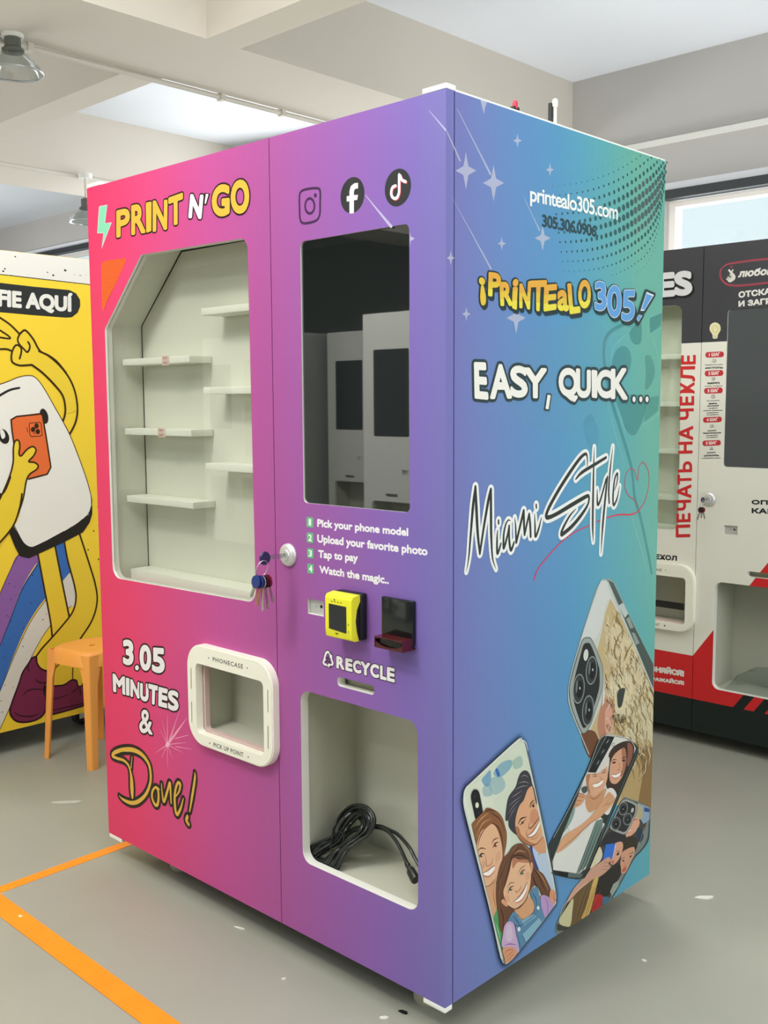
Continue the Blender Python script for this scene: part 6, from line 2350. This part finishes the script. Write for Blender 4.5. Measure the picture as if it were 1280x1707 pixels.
# raised arm with a pinching hand
a.f(0, 520, 10.67)
a.fill([(-100, 40), (0, 105), (180, 230), (345, 395), (420, 330), (480, 350), (600, 500), (705, 690), (860, 780), (1010, 890), (1170, 1080), (1290, 1350), (1380, 1700), (1180, 1800), (1140, 1600), (1000, 1300), (800, 1120), (565, 945), (330, 950), (220, 900), (190, 830), (215, 700), (100, 660), (-100, 665)], YEL, True)
W_ = 38
a.line([(-100, 40), (0, 105), (180, 230), (345, 395)], W_, LN)
a.line([(-60, 300), (0, 330), (150, 430), (165, 475), (0, 455), (-60, 450)], W_ * .9, LN)
a.line([(-100, 665), (0, 662), (120, 662), (215, 700)], W_ * .9, LN)
a.line([(565, 940), (440, 950), (330, 948), (225, 900), (198, 820), (215, 700), (260, 610), (310, 590), (370, 640), (375, 720), (345, 830)], W_ * .9, LN)
a.line([(345, 395), (312, 480), (330, 560), (420, 660), (480, 715), (520, 660), (525, 590), (495, 535)], W_ * .9, LN)
a.line([(345, 395), (420, 330), (480, 352), (590, 490), (705, 690), (860, 775), (1010, 885), (1170, 1080)], W_, LN)
a.f(0, 400, 3.71)
a.line([(240, 688), (300, 718), (370, 780), (430, 860), (465, 950), (478, 1050), (465, 1130), (430, 1200)], 13, LN)
a.line([(195, 772), (260, 820), (330, 890), (385, 960), (402, 1030), (400, 1080), (388, 1120)], 13, LN)
a.build('printed_arm', YP, ym)
a = Art('yellow', base=0.0022)
a.clip = YC
# phone body with thick dark edge
a.f(0, 840, 3.556)
body = [(-300, -420), (-60, -640), (60, -690), (130, -705), (180, -712), (240, -680), (300, -590), (380, -440), (480, -200), (530, -60), (545, 30), (545, 80), (510, 150), (400, 200), (240, 270), (160, 325), (120, 310), (80, 220), (45, 150), (-40, 60), (-300, 0)]
a.fill([(-300, -420), (-60, -640), (545, 10), (545, 60), (530, 110), (490, 168), (400, 215), (240, 290), (170, 322), (115, 308), (85, 250), (45, 150), (-300, 0)], '26221e')
a.f(0, 400, 3.71)
face = [(-320, 1100), (-300, 960), (0, 892), (110, 850), (175, 838), (215, 850), (260, 900), (340, 1040), (430, 1210), (520, 1440), (560, 1580), (562, 1640), (545, 1700)]
a.fill(face + [(400, 1800), (100, 1800), (30, 1580), (-320, 1400)], WHT)
a.f(0, 840, 3.556)
a.fill([(-300, -200), (540, -60), (542, 0), (520, 60), (450, 120), (240, 235), (190, 255), (160, 250), (130, 220), (80, 130), (20, -60)], WHT)
a.line([(540, -40), (542, 0), (520, 60), (450, 120), (340, 185), (240, 235), (190, 256), (155, 245), (125, 210), (80, 120)], 4, '26221e')
a.f(0, 400, 3.71)
a.line([(-320, 985), (0, 892), (110, 850), (175, 839), (215, 850), (262, 905), (340, 1040), (430, 1205), (520, 1440), (560, 1580), (563, 1660)], 6, LN)
a.line([(-40, 985), (0, 960), (60, 928), (118, 915)], [16, 16, 15, 13], '26262a')
a.build('printed_figure_body', YP, ym)
a = Art('yellow', base=0.0032).f(0, 400, 3.71)
a.clip = YC
a.ell(270, 1090, 25, 48, '26221e', -0.25)
a.ell(20, 1215, 32, 48, '26221e', -0.4)
a.fill([(0, 1170), (20, 1180), (30, 1215), (12, 1230), (0, 1200)], WHT, True)
ph = [(65, 1110), (100, 1090), (240, 1070), (258, 1090), (285, 1230), (312, 1400), (295, 1440), (200, 1475), (120, 1470)]
a.fill(ph, 'e8703a', False)
a.line([(175, 1478), (290, 1448), (312, 1405), (285, 1230), (258, 1075), (100, 1092), (66, 1112), (72, 1180), (85, 1270)], 10, LN, smooth=False)
a.line([(178, 1145), (182, 1133), (245, 1128), (252, 1140), (258, 1205), (248, 1213), (190, 1216), (183, 1205)], 5, LN, closed=True, smooth=False)
for x, y in ((223, 1150), (202, 1172), (231, 1185)):
    a.ell(x, y, 14, 16, LN)
a.ell(208, 1195, 4, 5, LN)
a.line([(163, 1160), (168, 1188)], 4, LN, smooth=False)
hand = [(100, 1238), (118, 1250), (115, 1320), (128, 1335), (175, 1285), (205, 1278), (220, 1300), (210, 1330), (178, 1370), (205, 1375), (232, 1390), (225, 1420), (180, 1450), (160, 1500), (130, 1640), (90, 1760), (-60, 1900), (-60, 1680), (0, 1600), (50, 1480), (80, 1400), (78, 1290)]
a.fill(hand, YEL, True)
a.line([(-20, 1640), (50, 1480), (78, 1380), (80, 1290), (90, 1245), (112, 1240), (120, 1275), (115, 1320), (128, 1335), (165, 1295), (200, 1278), (220, 1298), (205, 1335), (175, 1370), (210, 1376), (233, 1395), (222, 1420), (182, 1448), (160, 1490), (140, 1600), (100, 1720), (70, 1790)], 11, LN)
a.f(0, 840, 3.556)
a.fill([(-40, -120), (0, -20), (40, -70), (100, -60), (118, 20), (70, 140), (0, 240), (-40, 300)], YEL, True)
a.line([(128, -60), (112, 30), (75, 130), (0, 225), (-30, 250)], 11, LN)
a.line([(-30, -20), (25, -75), (60, -160)], 10, LN)
a.build('printed_phone_hand', YP, ym)
